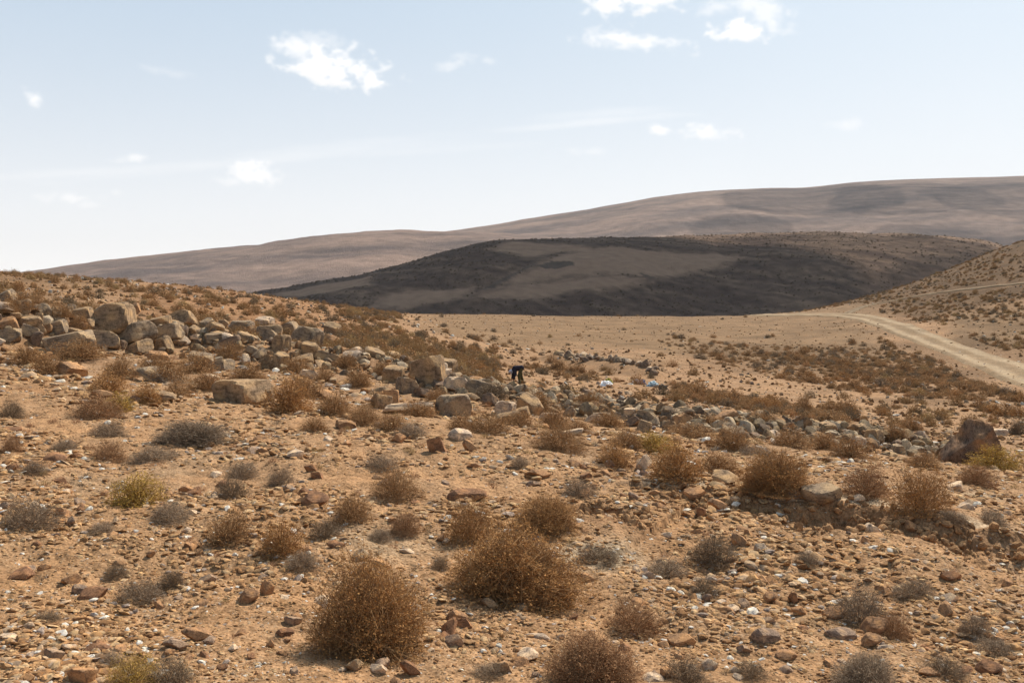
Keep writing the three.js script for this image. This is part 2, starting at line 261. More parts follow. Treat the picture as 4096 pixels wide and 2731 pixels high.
{
  const NC = 420, NR = 150, u0 = -0.62, u1 = 0.72;
  const g = sheet(NC, NR, (i, j, p) => { const t = j < 125 ? j / 124 : 1 + (j - 124) / 25, q = hillAt(lerp(u0, u1, i / (NC - 1)), t); p[0] = q[0]; p[1] = q[1]; p[2] = q[2]; }, (x, z) => {
    const w = 5 * fbm(x / 40, z / 40, 4, 2), fld = [[0, 0], [5, 0], [-5, 0], [0, 5], [0, -5]].reduce((a, [i, j]) => a + (hillFields.some((f) => inside(f, x + w + i, z + w + j)) ? 0.2 : 0), 0), drk = hillDark.some((f) => inside(f, x + w * 0.5, z));
    const st = fbm((x + z * 0.5) / 70, (z - x * 0.8) / 16, 6, 4), fine = fbm(x / 7, z / 7, 12, 3), right = sstep(90, 330, x - (z + 620) * 0.3);
    let c = mix3([0.1, 0.061, 0.043], [0.235, 0.148, 0.092], clamp(st * 1.45 + 0.13 + right * 0.35, 0, 1));
    c = mix3(c, [0.35, 0.218, 0.138], fld * 0.9); if (drk) c = [0.12, 0.083, 0.06];
    const v = 1 + fine * lerp(1.0, 0.35, fld); return [c[0] * v, c[1] * v, c[2] * v];
  }, 40);
  structure('hill', g, std([1, 1, 1], { vertexColors: true, bumpMap: soilBump, bumpScale: 1.0 }));
  for (const at of [mountAt, ridgeAt]) {
  const g2 = sheet(460, 170, (i, j, p) => { const t = j < 145 ? j / 144 : 1 + (j - 144) / 25, q = at(lerp(-0.8, 0.9, i / 459), t); p[0] = q[0]; p[1] = q[1]; p[2] = q[2]; }, (x, z, y) => {
    const st = 0.6 * n3(x / 500, (y + 12 * n3(x / 160, z / 160, 2)) / 11, 5) * (0.4 + n3(x / 300, z / 300, 8)) + fbm((x * 0.9 - z * 0.25) / 420, (z + x * 0.2) / 130, 16, 5), fine = fbm(x / 30, z / 26, 22, 3), b = clamp(st * 1.7 + 0.5, 0, 1);
    const c = mix3([0.125, 0.092, 0.08], [0.28, 0.19, 0.145], b), v = 1 + fine * 0.6; return [c[0] * v, c[1] * v, c[2] * v];
  }, 160);
  structure('mountain', g2, std([1, 1, 1], { vertexColors: true, bumpMap: soilBump, bumpScale: 4 }));
  }
}

// clouds overhead, the thin ones letting part of the sun through, out of the picture: their shadows lie on the hill and on the mountain
function cloud(label, spots, lift, seed, opacity = 1) {
  const parts = spots.map(([x, z, r], i) => {
    const g = new THREE.IcosahedronGeometry(1, 12), p = g.attributes.position;
    for (let k = 0; k < p.count; k++) { const a = p.getX(k), b = p.getY(k), c = p.getZ(k), d = 1 + 0.42 * fbm(a * 1.6 + i * 9 + seed, b * 1.6, c * 1.6, 4); p.setXYZ(k, a * d * r, b * d * r * (b < 0 ? 0.12 : 0.4), c * d * r); }
    return g.translate(x + sunDir.x / sunDir.y * lift, lift, z + sunDir.z / sunDir.y * lift);
  });
  const g = mergeVertices(mergeGeometries(parts.map((q) => { q.deleteAttribute('normal'); q.deleteAttribute('uv'); return q; }))); g.computeVertexNormals();
  tag(mesh('cloud', g, std([0.9, 0.9, 0.9], opacity < 1 ? { roughness: 1, transparent: true, opacity } : { roughness: 1 })), label, 'cloud', 'shadow-casting clouds above the frame');
}
cloud('broad flat-bottomed white cloud shading the dark middle hill', [[-270, -560, 130], [-150, -590, 170], [-10, -600, 170], [100, -530, 140], [-80, -730, 140], [20, -700, 90]], 1300, 3);
cloud('thin white cloud half shading the right of the middle hill', [[230, -560, 170], [350, -500, 150], [430, -560, 110]], 1350, 9, 0.32);
cloud('scattered white cloud shading the upper mountain slope', [[760, -2700, 260], [1050, -2600, 240], [1350, -2500, 280], [500, -2300, 130]], 1900, 5, 0.27);
cloud('small white cloud shading the foot of the mountain', [[900, -2050, 170], [1150, -2000, 140], [620, -1900, 110]], 1800, 7, 0.27);

// ---------------------------------------------------------------- dirt track
const tracks = [];
const onTrack = (x, z, m = 3.2) => -z > 40 && tracks.some((t) => seg(t, x, z)[0] < m);
function track(pts, width, tone = 1) {
  const way = new THREE.CatmullRomCurve3(pts.map(([a, b]) => hit(a, b))), N = 260, M = 11, P = way.getSpacedPoints(N); tracks.push(way.getSpacedPoints(40));
  const g = sheet(M, N + 1, (i, j, p) => {
    const a = P[Math.max(0, j - 1)], b = P[Math.min(N, j + 1)], dx = b.x - a.x, dz = b.z - a.z, l = Math.hypot(dx, dz), f = i / (M - 1) * 2 - 1, w = width / 2 * (1 + 0.12 * n3(j * 0.09, 3, 1)), x = P[j].x - dz / l * f * w, z = P[j].z + dx / l * f * w;
    p[0] = x; p[2] = z; p[1] = height(x, z) + (Math.abs(f) > 0.99 ? -0.06 : 0.13 - 0.03 * Math.exp(-(((Math.abs(f) - 0.5) / 0.16) ** 2)));
  }, (x, z, y, i, j) => { const f = Math.abs(i / (M - 1) * 2 - 1), rut = Math.exp(-(((f - 0.5) / 0.2) ** 2)), c = mix3([0.36, 0.24, 0.135], [0.58, 0.42, 0.26], rut), v = 1 + 0.4 * fbm(x / 2.2, z / 2.2, 3, 3); return [c[0] * v * tone, c[1] * v * tone, c[2] * v * tone]; }, 3.2);
  structure('dirt_track', g, std([1, 1, 1], { vertexColors: true, map: soilTex }));
}
track([[1075, 394], [1024, 375], [980, 359], [936, 342.5], [906, 330], [880, 321.5], [852, 316], [822, 314.3], [775, 314.6], [735, 315.4]], 4.1);
track([[846, 314], [866, 306], [906, 298], [958, 290], [1024, 283], [1080, 277]], 1.6, 0.72);

// ---------------------------------------------------------------- stones
function rockGeometry(seed, boxy, detail, squash = 1) {
  const r = rng(seed), planes = [], v = new THREE.Vector3();
  if (boxy) {
    for (const [x, y, z] of [[1, 0, 0], [-1, 0, 0], [0, 1, 0], [0, -1, 0], [0, 0, 1], [0, 0, -1]]) planes.push([new THREE.Vector3(x + (r() - 0.5) * 0.36, y + (r() - 0.5) * 0.36, z + (r() - 0.5) * 0.36).normalize(), 0.4 + r() * 0.12]);
    for (let k = 0; k < 4; k++) planes.push([new THREE.Vector3(r() < 0.5 ? -1 : 1, r() < 0.5 ? -1 : 1, (r() < 0.5 ? -1 : 1) * r()).normalize(), 0.56 + r() * 0.12]);
  } else for (let k = 0; k < 13; k++) planes.push([new THREE.Vector3(r() * 2 - 1, r() * 2 - 1, r() * 2 - 1).normalize(), 0.34 + r() * 0.15]);
  let g = new THREE.IcosahedronGeometry(1, detail); const p = g.attributes.position, o = r() * 90;
  for (let k = 0; k < p.count; k++) { v.fromBufferAttribute(p, k).normalize(); let q = 0.72; for (const [n, h] of planes) { const d = n.dot(v); if (d > 0.05) q = Math.min(q, h / d); } q *= 1 + 0.065 * fbm(v.x * 2.6 + o, v.y * 2.6, v.z * 2.6, 3); p.setXYZ(k, v.x * q, v.y * q * squash, v.z * q); }
  g.deleteAttribute('uv'); g.deleteAttribute('normal'); g = toCreasedNormals(mergeVertices(g), 0.5);
  const q = g.attributes.position, uv = new Float32Array(q.count * 2), a = new THREE.Vector3(), b = new THREE.Vector3(), c = new THREE.Vector3();
  for (let k = 0; k < q.count; k += 3) { a.fromBufferAttribute(q, k); b.fromBufferAttribute(q, k + 1); c.fromBufferAttribute(q, k + 2); const n = b.clone().sub(a).cross(c.clone().sub(a)), ax = Math.abs(n.x), ay = Math.abs(n.y), az = Math.abs(n.z); [a, b, c].forEach((w, i) => { const [s, t] = ax > ay && ax > az ? [w.y, w.z] : ay > az ? [w.x, w.z] : [w.x, w.y]; uv[(k + i) * 2] = s * 0.8 + o; uv[(k + i) * 2 + 1] = t * 0.8 + o * 0.7; }); }
  g.setAttribute('uv', new THREE.BufferAttribute(uv, 2)); return g;
}
const BLOCKS = [], CHUNKS = [], SLABS = [], PEBBLES = [], LUMPS = [];
for (let k = 0; k < 9; k++) LUMPS.push(rockGeometry(600 + k, false, 6));
for (let k = 0; k < 9; k++) { BLOCKS.push(rockGeometry(100 + k, true, 8)); CHUNKS.push(rockGeometry(200 + k, false, 3)); }
for (let k = 0; k < 5; k++) SLABS.push(rockGeometry(300 + k, true, 5));
for (let k = 0; k < 5; k++) PEBBLES.push(rockGeometry(400 + k, false, 1, 0.8));
const smat = (rgb, b = 0.004) => std(rgb.map((c, i) => c * [1.44, 1.25, 1.13][i]), { map: stoneTex, bumpMap: stoneBump, bumpScale: b, roughness: 0.92 });
const STONE = { tan: smat([0.4, 0.3, 0.185]), grey: smat([0.34, 0.275, 0.19]), warm: smat([0.42, 0.27, 0.15]), pale: smat([0.64, 0.53, 0.39]), ochre: smat([0.42, 0.265, 0.148]), rust: smat([0.31, 0.185, 0.108]), mauve: smat([0.36, 0.275, 0.2]), dark: smat([0.26, 0.2, 0.145]) };
const BLOCK = Object.fromEntries([['tan', [0.4, 0.3, 0.185]], ['grey', [0.34, 0.275, 0.19]], ['warm', [0.42, 0.27, 0.15]], ['pale', [0.62, 0.51, 0.37]], ['dark', [0.26, 0.2, 0.145]]].map(([k, c]) => [k, smat(c, 0.014)]));
const up = new THREE.Vector3(0, 1, 0);
// a stone that covers about w x h pixels round (px, py); its foot is sunk into what it lies on
function lay(m, px, py, w, h, r, { depth = 0.8, sink = 0.14, tilt = 0.18, yaw } = {}) {
  const foot = hit(px, py + h * 0.42), D = -foot.z, X = w / F * D * 1.05, Y = h / F * D * 1.12, Z = Math.max(X, Y) * depth * (0.75 + r() * 0.4);
  m.scale.set(X, Y, Z); m.rotation.set((r() - 0.5) * tilt, yaw ?? (r() - 0.5) * 0.9, (r() - 0.5) * tilt);
  m.position.set(foot.x, foot.y + Y * (0.46 - sink), foot.z - Z * 0.3);
  m.position.y = Math.max(m.position.y, height(m.position.x, m.position.z) + Y * 0.1);
  return m;
}
const pick = (a, r) => a[Math.floor(r() * a.length)];

const K1 = 0.11692; // crops of the photograph that the stones were measured in
const crop1 = (a) => [a[0] * K1, 262.5 + a[1] * K1, a[2] * K1, a[3] * K1, a[4]], crop2 = (a) => [250 + a[0] * K1, 300 + a[1] * K1, a[2] * K1, a[3] * K1, a[4]], crop3 = (a) => [500 + a[0] * K1, 325 + a[1] * K1, a[2] * K1, a[3] * K1, a[4]];
const left = [[60, 300, 110, 130, 'grey'], [170, 370, 150, 110, 'tan'], [60, 530, 150, 110, 'warm'], [110, 445, 130, 50, 'tan'], [220, 500, 180, 90, 'tan'], [70, 620, 170, 100, 'grey'], [220, 580, 130, 100, 'grey'], [330, 575, 110, 100, 'tan'], [290, 660, 140, 90, 'dark'], [480, 550, 160, 110, 'grey'], [650, 545, 150, 60, 'warm'], [640, 620, 180, 100, 'tan'], [940, 475, 310, 220, 'tan'], [850, 660, 230, 140, 'grey'], [1120, 620, 310, 170, 'grey'], [1370, 510, 160, 100, 'tan'], [1550, 490, 190, 140, 'tan'], [1420, 610, 220, 140, 'grey'], [700, 430, 160, 90, 'tan'], [560, 700, 380, 200, 'grey'], [1180, 730, 210, 110, 'tan'], [1390, 710, 150, 130, 'tan'], [1660, 590, 110, 80, 'tan'], [1850, 590, 150, 60, 'tan'], [2060, 550, 200, 100, 'grey'], [2090, 640, 170, 70, 'tan'], [1840, 640, 180, 80, 'grey'], [1960, 690, 170, 110, 'dark'], [1930, 720, 110, 60, 'pale'], [1680, 640, 120, 45, 'pale'], [2270, 620, 180, 110, 'grey'], [2260, 510, 150, 80, 'pale'], [1700, 820, 200, 110, 'grey'], [1880, 880, 200, 100, 'grey'], [2100, 830, 100, 90, 'pale'], [2210, 790, 130, 90, 'grey'], [580, 915, 230, 100, 'warm'], [2050, 1100, 430, 230, 'tan'], [2230, 1150, 180, 130, 'tan'], [1430, 1010, 480, 60, 'grey'], [1790, 990, 130, 60, 'pale'], [1350, 800, 170, 70, 'warm'], [400, 700, 130, 70, 'grey'], [760, 540, 100, 80, 'tan'], [1270, 570, 90, 80, 'dark'], [1000, 700, 120, 80, 'dark'], [1540, 590, 110, 90, 'dark'], [360, 420, 130, 100, 'grey'], [480, 430, 110, 90, 'tan'], [600, 410, 110, 80, 'grey'], [1130, 400, 110, 70, 'warm'], [330, 470, 100, 60, 'tan'], [1760, 530, 120, 90, 'grey'], [1900, 520, 110, 80, 'tan']].map(crop1)
  .concat([[130, 280, 230, 100, 'tan'], [310, 255, 180, 100, 'grey'], [480, 320, 260, 170, 'grey'], [260, 370, 130, 140, 'tan'], [680, 340, 130, 110, 'warm'], [700, 250, 150, 90, 'tan'], [790, 370, 110, 80, 'grey'], [510, 430, 150, 130, 'tan'], [660, 490, 200, 90, 'tan'], [860, 450, 150, 70, 'pale'], [930, 450, 110, 60, 'pale'], [450, 520, 170, 90, 'tan'], [510, 580, 100, 70, 'tan'], [250, 510, 120, 120, 'tan'], [600, 560, 130, 60, 'tan'], [1230, 490, 150, 90, 'tan'], [1060, 420, 110, 70, 'grey'], [1220, 630, 160, 150, 'tan'], [1530, 620, 260, 270, 'tan'], [1670, 570, 160, 140, 'tan'], [1330, 730, 170, 140, 'grey'], [1110, 590, 100, 70, 'tan'], [1760, 720, 170, 120, 'pale'], [1780, 600, 100, 70, 'tan'], [1740, 910, 250, 200, 'grey'], [1990, 750, 250, 110, 'grey'], [1200, 830, 130, 120, 'warm'], [1130, 870, 150, 130, 'tan'], [1330, 930, 420, 70, 'pale'], [500, 640, 140, 70, 'pale'], [710, 690, 90, 60, 'tan'], [1140, 760, 110, 60, 'tan'], [2180, 930, 160, 120, 'pale'], [2210, 1010, 200, 90, 'tan'], [660, 830, 250, 50, 'warm'], [810, 1070, 150, 70, 'warm'], [1900, 830, 120, 80, 'tan'], [1490, 800, 150, 70, 'dark'], [950, 520, 100, 70, 'tan'], [380, 470, 90, 80, 'grey'], [2060, 860, 130, 90, 'dark'], [1400, 560, 90, 80, 'tan']].map(crop2));
const right = [[250, 690, 200, 150, 'tan'], [740, 600, 90, 90, 'dark'], [860, 680, 140, 110, 'grey'], [760, 720, 120, 100, 'tan'], [920, 740, 150, 90, 'tan'], [1120, 750, 110, 80, 'pale'], [1080, 720, 120, 60, 'tan'], [1020, 790, 100, 90, 'grey'], [870, 790, 150, 80, 'grey'], [1290, 735, 160, 60, 'tan'], [1270, 790, 170, 90, 'grey'], [1240, 870, 120, 110, 'tan'], [1450, 870, 130, 110, 'tan'], [1330, 830, 100, 90, 'grey'], [1380, 690, 100, 60, 'tan'], [1140, 830, 140, 70, 'dark'], [1530, 760, 130, 70, 'grey'], [1570, 820, 150, 100, 'warm'], [480, 600, 180, 70, 'tan'], [320, 640, 140, 70, 'grey'], [600, 740, 90, 90, 'grey'], [800, 810, 140, 60, 'pale'], [1990, 920, 180, 110, 'grey'], [1920, 800, 220, 80, 'warm'], [1720, 820, 90, 80, 'tan'], [1190, 970, 150, 60, 'pale'], [610, 920, 200, 40, 'pale'], [420, 780, 150, 60, 'pale'], [180, 750, 130, 90, 'tan']].map(crop3);
function stonesOf(name, label, list, seed) {
  const g = group(name), r = rng(seed); tag(g, label, 'wall');
  for (const [px, py, w, h, tone] of list) {
    const big = w > 17 || h > 13, flat = h < w * 0.45, m = mesh('stone', pick(flat ? SLABS : big ? BLOCKS : r() < 0.7 ? BLOCKS : CHUNKS, r), BLOCK[tone], g);
    lay(m, px, py, w, h, r, { tilt: big ? 0.75 : 1.1, yaw: (r() - 0.5) * (big ? 1.5 : 3) });
  }
  return [g, r];
}
const small = (r) => pick(['tan', 'grey', 'tan', 'warm', 'dark', 'grey', 'pale'], r);
{ // tumbled terrace wall of large blocks, then the rubble that runs on from it
  const [g, r] = stonesOf('collapsed_wall', 'tumbled wall of large tan stone blocks running down the left slope', left, 11);
  for (let k = 0; k < 200; k++) { const t = r(), i = Math.min(8, Math.floor(t * 9)), a = wallA[i], b = wallA[i + 1], f = t * 9 - i, x = lerp(a.x, b.x, f) + (r() - 0.5) * 2.6, z = lerp(a.z, b.z, f) + (r() - 0.55) * 2.6, s = 0.12 + 0.36 * r() ** 2, m = mesh('stone', pick(r() < 0.4 ? BLOCKS : CHUNKS, r), STONE[small(r)], g); m.scale.set(s * (1 + r() * 0.5), s * (0.45 + r() * 0.5), s); m.rotation.set((r() - 0.5) * 1.1, r() * 6, (r() - 0.5) * 1.1); m.position.set(x, height(x, z) + s * 0.16, z); }
  const [g2, r2] = stonesOf('rubble_wall', 'long low line of grey-tan rubble stones leading down to the boulder', right, 12);
  for (let k = 0; k < 268; k++) { const t = r2() ** 0.85, i = Math.min(6, Math.floor(t * 7)), a = wallB[i], b = wallB[i + 1], f = t * 7 - i, q = (r2() + r2() - 1), x = lerp(a.x, b.x, f) + (r2() - 0.5) * 0.8, z = lerp(a.z, b.z, f) + q * 2.2, s = (0.1 + 0.19 * r2() ** 1.6), m = mesh('stone', pick(r2() < 0.35 ? SLABS : CHUNKS, r2), STONE[small(r2)], g2); m.scale.set(s * (1 + r2() * 0.6), s * (0.6 + r2() * 0.5), s); m.rotation.set((r2() - 0.5) * 0.9, r2() * 6, (r2() - 0.5) * 0.9); m.position.set(x, height(x, z) + s * (0.12 + 0.2 * r2()), z); }
  const many = (parent, way, n, spread, rr) => { const im = new THREE.InstancedMesh(CHUNKS[3], std([1, 1, 1], { map: stoneTex }), n), M = new THREE.Matrix4(), c = new THREE.Color(), tn = [[0.42, 0.29, 0.165], [0.36, 0.26, 0.16], [0.27, 0.185, 0.12], [0.44, 0.255, 0.13], [0.66, 0.5, 0.33]]; im.name = 'small_rubble'; im.userData.kind = 'stuff'; im.castShadow = im.receiveShadow = true; parent.add(im); const L = way.length - 1; for (let k = 0; k < n; k++) { const t = rr() * L, i = Math.min(L - 1, Math.floor(t)), f = t - i, q = rr() + rr() - 1, x = lerp(way[i].x, way[i + 1].x, f) + (rr() - 0.5) * 0.9, z = lerp(way[i].z, way[i + 1].z, f) + q * spread, s = 0.07 + 0.19 * rr() ** 2; M.compose(new THREE.Vector3(x, height(x, z) + s * 0.2, z), new THREE.Quaternion().setFromEuler(new THREE.Euler(rr() * 6, rr() * 6, rr() * 6)), new THREE.Vector3(s * 1.4, s * 0.8, s)); im.setMatrixAt(k, M); im.setColorAt(k, c.setRGB(...tn[Math.floor(rr() * 5)])); } };
  many(g, wallA, 900, 3, r); many(g2, wallB, 1700, 2.3, r2);
  const g3 = group('stone_heap'), r3 = rng(13); tag(g3, 'low heap of dark fieldstones at the lower edge of the stubble field', 'stone heap');
  for (let k = 0; k < 120; k++) { const t = r3(), i = Math.min(2, Math.floor(t * 3)), a = wallC[i], b = wallC[i + 1], f = t * 3 - i, q = (r3() + r3() - 1), x = lerp(a.x, b.x, f) + q * 0.9, z = lerp(a.z, b.z, f) + q * 2.6, s = 0.2 + 0.36 * r3() ** 2, m = mesh('stone', pick(CHUNKS, r3), STONE[pick(['dark', 'grey', 'dark', 'tan', 'pale'], r3)], g3); m.scale.set(s * 1.3, s * 0.8, s); m.rotation.set(r3(), r3() * 6, r3()); m.position.set(x, height(x, z) + s * 0.2, z); }
}
{ // leaning boulder at the end of the rubble
  const v = new THREE.Vector3(); let g = new THREE.IcosahedronGeometry(1, 14); const p = g.attributes.position;
  const pl = [[0.75, 0.6, 0.1, 0.42], [-0.85, 0.5, 0.15, 0.36], [0.1, 0.97, 0, 0.52], [0, -1, 0, 0.42], [0.25, 0.1, 1, 0.36], [-0.55, -0.1, 0.85, 0.37], [0, 0, -1, 0.42], [1, -0.15, 0, 0.5], [-1, -0.35, 0, 0.66], [0.5, 0.3, -0.8, 0.4], [-0.5, 0.75, 0.5, 0.4], [0.6, -0.7, 0.3, 0.46]].map(([a, b, c, d]) => [new THREE.Vector3(a, b, c).normalize(), d]);
  for (let k = 0; k < p.count; k++) { v.fromBufferAttribute(p, k).normalize(); let q = 0.85; for (const [n, h] of pl) { const d = n.dot(v); if (d > 0.03) q = Math.min(q, h / d); } q *= 1 + 0.09 * fbm(v.x * 2.2, v.y * 2.2, v.z * 2.2 + 5, 4); const t = Math.max(0, -v.x - 0.25) * Math.max(0, 0.35 - v.y); p.setXYZ(k, v.x * q * 0.98 - t * 0.5, v.y * q * 1.22 - t * 0.16, v.z * q); }
  g.deleteAttribute('uv'); g.deleteAttribute('normal'); g = toCreasedNormals(mergeVertices(g), 0.6);
  const q = g.attributes.position, uv = new Float32Array(q.count * 2), col = new Float32Array(q.count * 3);
  for (let k = 0; k < q.count; k++) { const x = q.getX(k), y = q.getY(k), z = q.getZ(k); uv[k * 2] = x * 0.9 + z * 0.6; uv[k * 2 + 1] = y * 0.9 + z * 0.4; const c = mix3([0.3, 0.192, 0.125], [0.52, 0.26, 0.118], clamp(fbm(x * 2, y * 2.4, z * 2, 4) * 2.2 + 0.25, 0, 1)); col.set(c, k * 3); }
  g.setAttribute('uv', new THREE.BufferAttribute(uv, 2)); g.setAttribute('color', new THREE.BufferAttribute(col, 3));
  const f = hit(978, 464), s = 62 / F * -f.z;
  const m = mesh('boulder', g, std([1, 1, 1], { vertexColors: true, map: stoneTex, bumpMap: stoneBump, bumpScale: 0.012 }));
  m.position.set(f.x + s * 0.1, f.y + s * 0.25, f.z - s * 0.2); m.scale.set(s * 0.66, s * 0.67, s * 0.7); m.rotation.z = -0.12;
  tag(m, 'large dark brown leaning boulder with rusty face at the end of the rubble line', 'boulder');
  const w = mesh('pale_slab', SLABS[1], STONE.pale); lay(w, 1001, 432, 14, 6, rng(5)); tag(w, 'small white slab stone just behind the large brown boulder', 'stone');
}
// ---------------------------------------------------------------- loose stones and gravel
const hero = [ // px, py, w, h, tone, geometry, label
  [436, 445, 21, 18, 'rust', 0, 'upright rust-coloured stone standing alone below the block wall'],
  [462, 434, 20, 12, 'pale', 1, 'pale lumpy stone beside the upright rust stone below the wall'],
  [470, 446, 12, 14, 'warm', 0, 'orange-brown stone next to the upright rust stone'],
  [398, 438, 15, 9, 'ochre', 0, 'orange stone under a grey shrub below the block wall'],
  [103, 394, 24, 9, 'warm', 2, 'flat tan rock half buried in front of the shrubs on the left slope'],
  [160, 396, 31, 11, 'tan', 2, 'smooth pale flat rock lying before the largest tilted block'],
  [645, 463, 16, 16, 'pale', 1, 'grey-white upright rock beside the round shrub under the rubble'],
  [538, 474, 24, 10, 'ochre', 0, 'rounded ochre stone on bare ground above the soil bank'],
  [828, 492, 36, 20, 'grey', 1, 'big rounded grey rock between shrubs on the bank edge'],
  [728, 477, 30, 12, 'tan', 2, 'flat weathered rock at the lip of the soil bank'],
  [860, 498, 15, 9, 'pale', 2, 'pale flat stone on the bank edge right of the round rock'],
  [60, 512, 18, 12, 'ochre', 0, 'orange stone beside a grey shrub at the left edge'],
  [70, 521, 10, 9, 'mauve', 0, 'mauve-grey stone touching the orange stone at the left edge'],
  [82, 675, 27, 19, 'ochre', 1, 'big squared ochre stone at the bottom left corner'],
  [196, 634, 28, 14, 'ochre', 2, 'wedge-shaped ochre stone in the lower left gravel'],
  [174, 644, 22, 11, 'mauve', 2, 'grey slab lying against the wedge-shaped ochre stone'],
  [53, 654, 20, 12, 'mauve', 0, 'mauve stone with a pale top near the lower left corner'],
  [80, 589, 16, 10, 'mauve', 0, 'dark stone with a white top in the lower left gravel'],
  [209, 578, 15, 9, 'mauve', 0, 'dark purple-grey stone beside a small red-stemmed plant'],
  [20, 574, 24, 11, 'rust', 1, 'dull rust rock at the left edge of the lower gravel'],
  [247, 596, 17, 13, 'ochre', 0, 'pair-like knobbly ochre stone left of the largest shrub'],
  [266, 588, 14, 15, 'ochre', 0, 'upright ochre stone left of the largest shrub'],
  [293, 620, 18, 9, 'mauve', 1, 'flat-topped grey stone at the left foot of the largest shrub'],
  [286, 632, 16, 8, 'rust', 0, 'rusty stone under the flat-topped grey stone'],
  [270, 643, 10, 9, 'ochre', 0, 'small round ochre stone left of the largest shrub'],
  [459, 617, 18, 13, 'ochre', 1, 'hollowed ochre stone between the two largest shrubs'],
  [490, 603, 14, 11, 'tan', 0, 'tan stone in the shade of the wide middle shrub'],
  [522, 607, 15, 9, 'grey', 0, 'round grey stone in front of the wide middle shrub'],
  [502, 667, 19, 12, 'tan', 0, 'rounded tan stone near the bottom edge below the wide shrub'],
  [456, 640, 17, 14, 'mauve', 0, 'mauve-brown block near the bottom edge'],
  [529, 655, 24, 11, 'pale', 2, 'pink-white sharp slab near the bottom centre'],
  [354, 665, 18, 11, 'tan', 0, 'smooth tan stone at the foot of the largest shrub'],
  [380, 668, 16, 10, 'pale', 0, 'pale round stone at the right foot of the largest shrub'],
  [410, 668, 20, 14, 'rust', 0, 'broken rust stone right of the largest shrub near the bottom edge'],
  [361, 555, 18, 13, 'grey', 0, 'grey-topped stone above the largest shrub'],
  [586, 577, 22, 9, 'ochre', 2, 'flat ochre slabs right of the wide middle shrub'],
  [838, 612, 20, 12, 'ochre', 0, 'ochre stone among the stone cluster at lower right'],
  [875, 627, 25, 16, 'ochre', 1, 'large blunt ochre stone under the grey shrub at lower right'],
  [872, 640, 17, 11, 'warm', 0, 'pale-topped stone under the large blunt ochre stone'],
  [846, 634, 26, 10, 'mauve', 2, 'thin dark slab leaning in the lower right stone cluster'],
  [770, 598, 14, 11, 'ochre', 0, 'squared ochre stone left of the lower right cluster'],
  [745, 603, 14, 9, 'mauve', 0, 'white-topped mauve stone at lower right'],
  [734, 608, 15, 8, 'pale', 0, 'pale stone paired with the white-topped mauve stone'],
  [770, 620, 14, 8, 'mauve', 0, 'grey-mauve stone on the lower right gravel'],
  [800, 610, 12, 10, 'ochre', 0, 'tall ochre stone at lower right'],
  [794, 597, 9, 12, 'rust', 0, 'narrow rust stone standing at lower right'],
  [686, 640, 24, 14, 'warm', 1, 'large dull brown stone left of the lower right gravel'],
  [770, 636, 24, 15, 'mauve', 1, 'dark weathered stone by the lower right gravel'],
  [952, 597, 16, 10, 'pale', 0, 'white stone on the lower right slope beside a grey shrub'],
  [955, 575, 17, 10, 'rust', 1, 'dark rust stone on the right slope below the bank'],
  [990, 668, 22, 12, 'rust', 1, 'rust slab near the bottom right corner'],
  [1000, 640, 14, 9, 'ochre', 0, 'ochre stone near the bottom right corner'],
  [310, 467, 12, 9, 'rust', 0, 'small rust stone on open gravel below the wall'],
  [316, 475, 14, 8, 'rust', 0, 'dull red stone on open gravel below the wall'],
  [470, 495, 35, 13, 'rust', 1, 'dark reddish lump of hard soil in the middle ground'],
  [312, 500, 26, 14, 'rust', 1, 'reddish lump of hard soil left of the middle ground'],
  [702, 512, 10, 12, 'rust', 0, 'rust stone at the foot of the soil bank'],
  [698, 493, 20, 14, 'ochre', 1, 'ochre block of the bank edge right of the middle'],
  [720, 505, 18, 12, 'ochre', 0, 'ochre block fallen from the soil bank'],
];
for (const [px, py, w, h, tone, kind, label] of hero) {
  const m = mesh('loose_stone', LUMPS[(px * 7 + py + kind) % 9 | 0], STONE[tone]);
  lay(m, px, py, w, h, rng(px * 31 + (py | 0)), { tilt: 0.3, yaw: ((px * 7) % 10) / 10 - 0.5, sink: 0.2 }); tag(m, label, 'stone');
}
// a landmark of the photograph next to a point, to tell alike things apart
const MARKS = [[365, 610, 'the largest round shrub'], [512, 570, 'the wide middle shrub'], [597, 668, 'the russet shrub at the bottom edge'], [866, 600, 'the large lower right grey shrub'], [927, 492, 'the tall golden bank shrub'], [779, 480, 'the broad golden bank shrub'], [679, 462, 'the round golden shrub'], [187, 435, 'the widest grey shrub'], [130, 492, 'the olive-gold shrub'], [22, 512, 'the large left-edge grey shrub'], [126, 672, 'the yellow shrub at bottom left'], [278, 540, 'the amber shrub'], [394, 485, 'the middle brown shrub'], [975, 445, 'the leaning boulder'], [518, 378, 'the bending person'], [606, 384, 'the white plastic sheet'], [600, 365, 'the dark stone heap'], [849, 314, 'the track junction'], [936, 342, 'the bend of the dirt track'], [1000, 368, 'the near end of the dirt track'], [110, 318, 'the tallest wall block'], [240, 390, 'the largest tilted block'], [430, 372, 'the big upright wall block'], [640, 334, 'the field corner'], [60, 285, 'the left skyline'], [250, 298, 'the rust-coloured hilltop'], [380, 316, 'the hilltop end'], [470, 572, 'the gap between the two big shrubs'], [70, 600, 'the lower left gravel'], [980, 640, 'the lower right corner gravel'], [720, 630, 'the gravel right of the russet shrub'], [640, 540, 'the foot of the soil bank'], [830, 545, 'the bare soil under the bank'], [300, 455, 'the open gravel below the wall'], [760, 365, 'the scrubby strip'], [880, 385, 'the lower scrubby strip']];
const used = new Map();
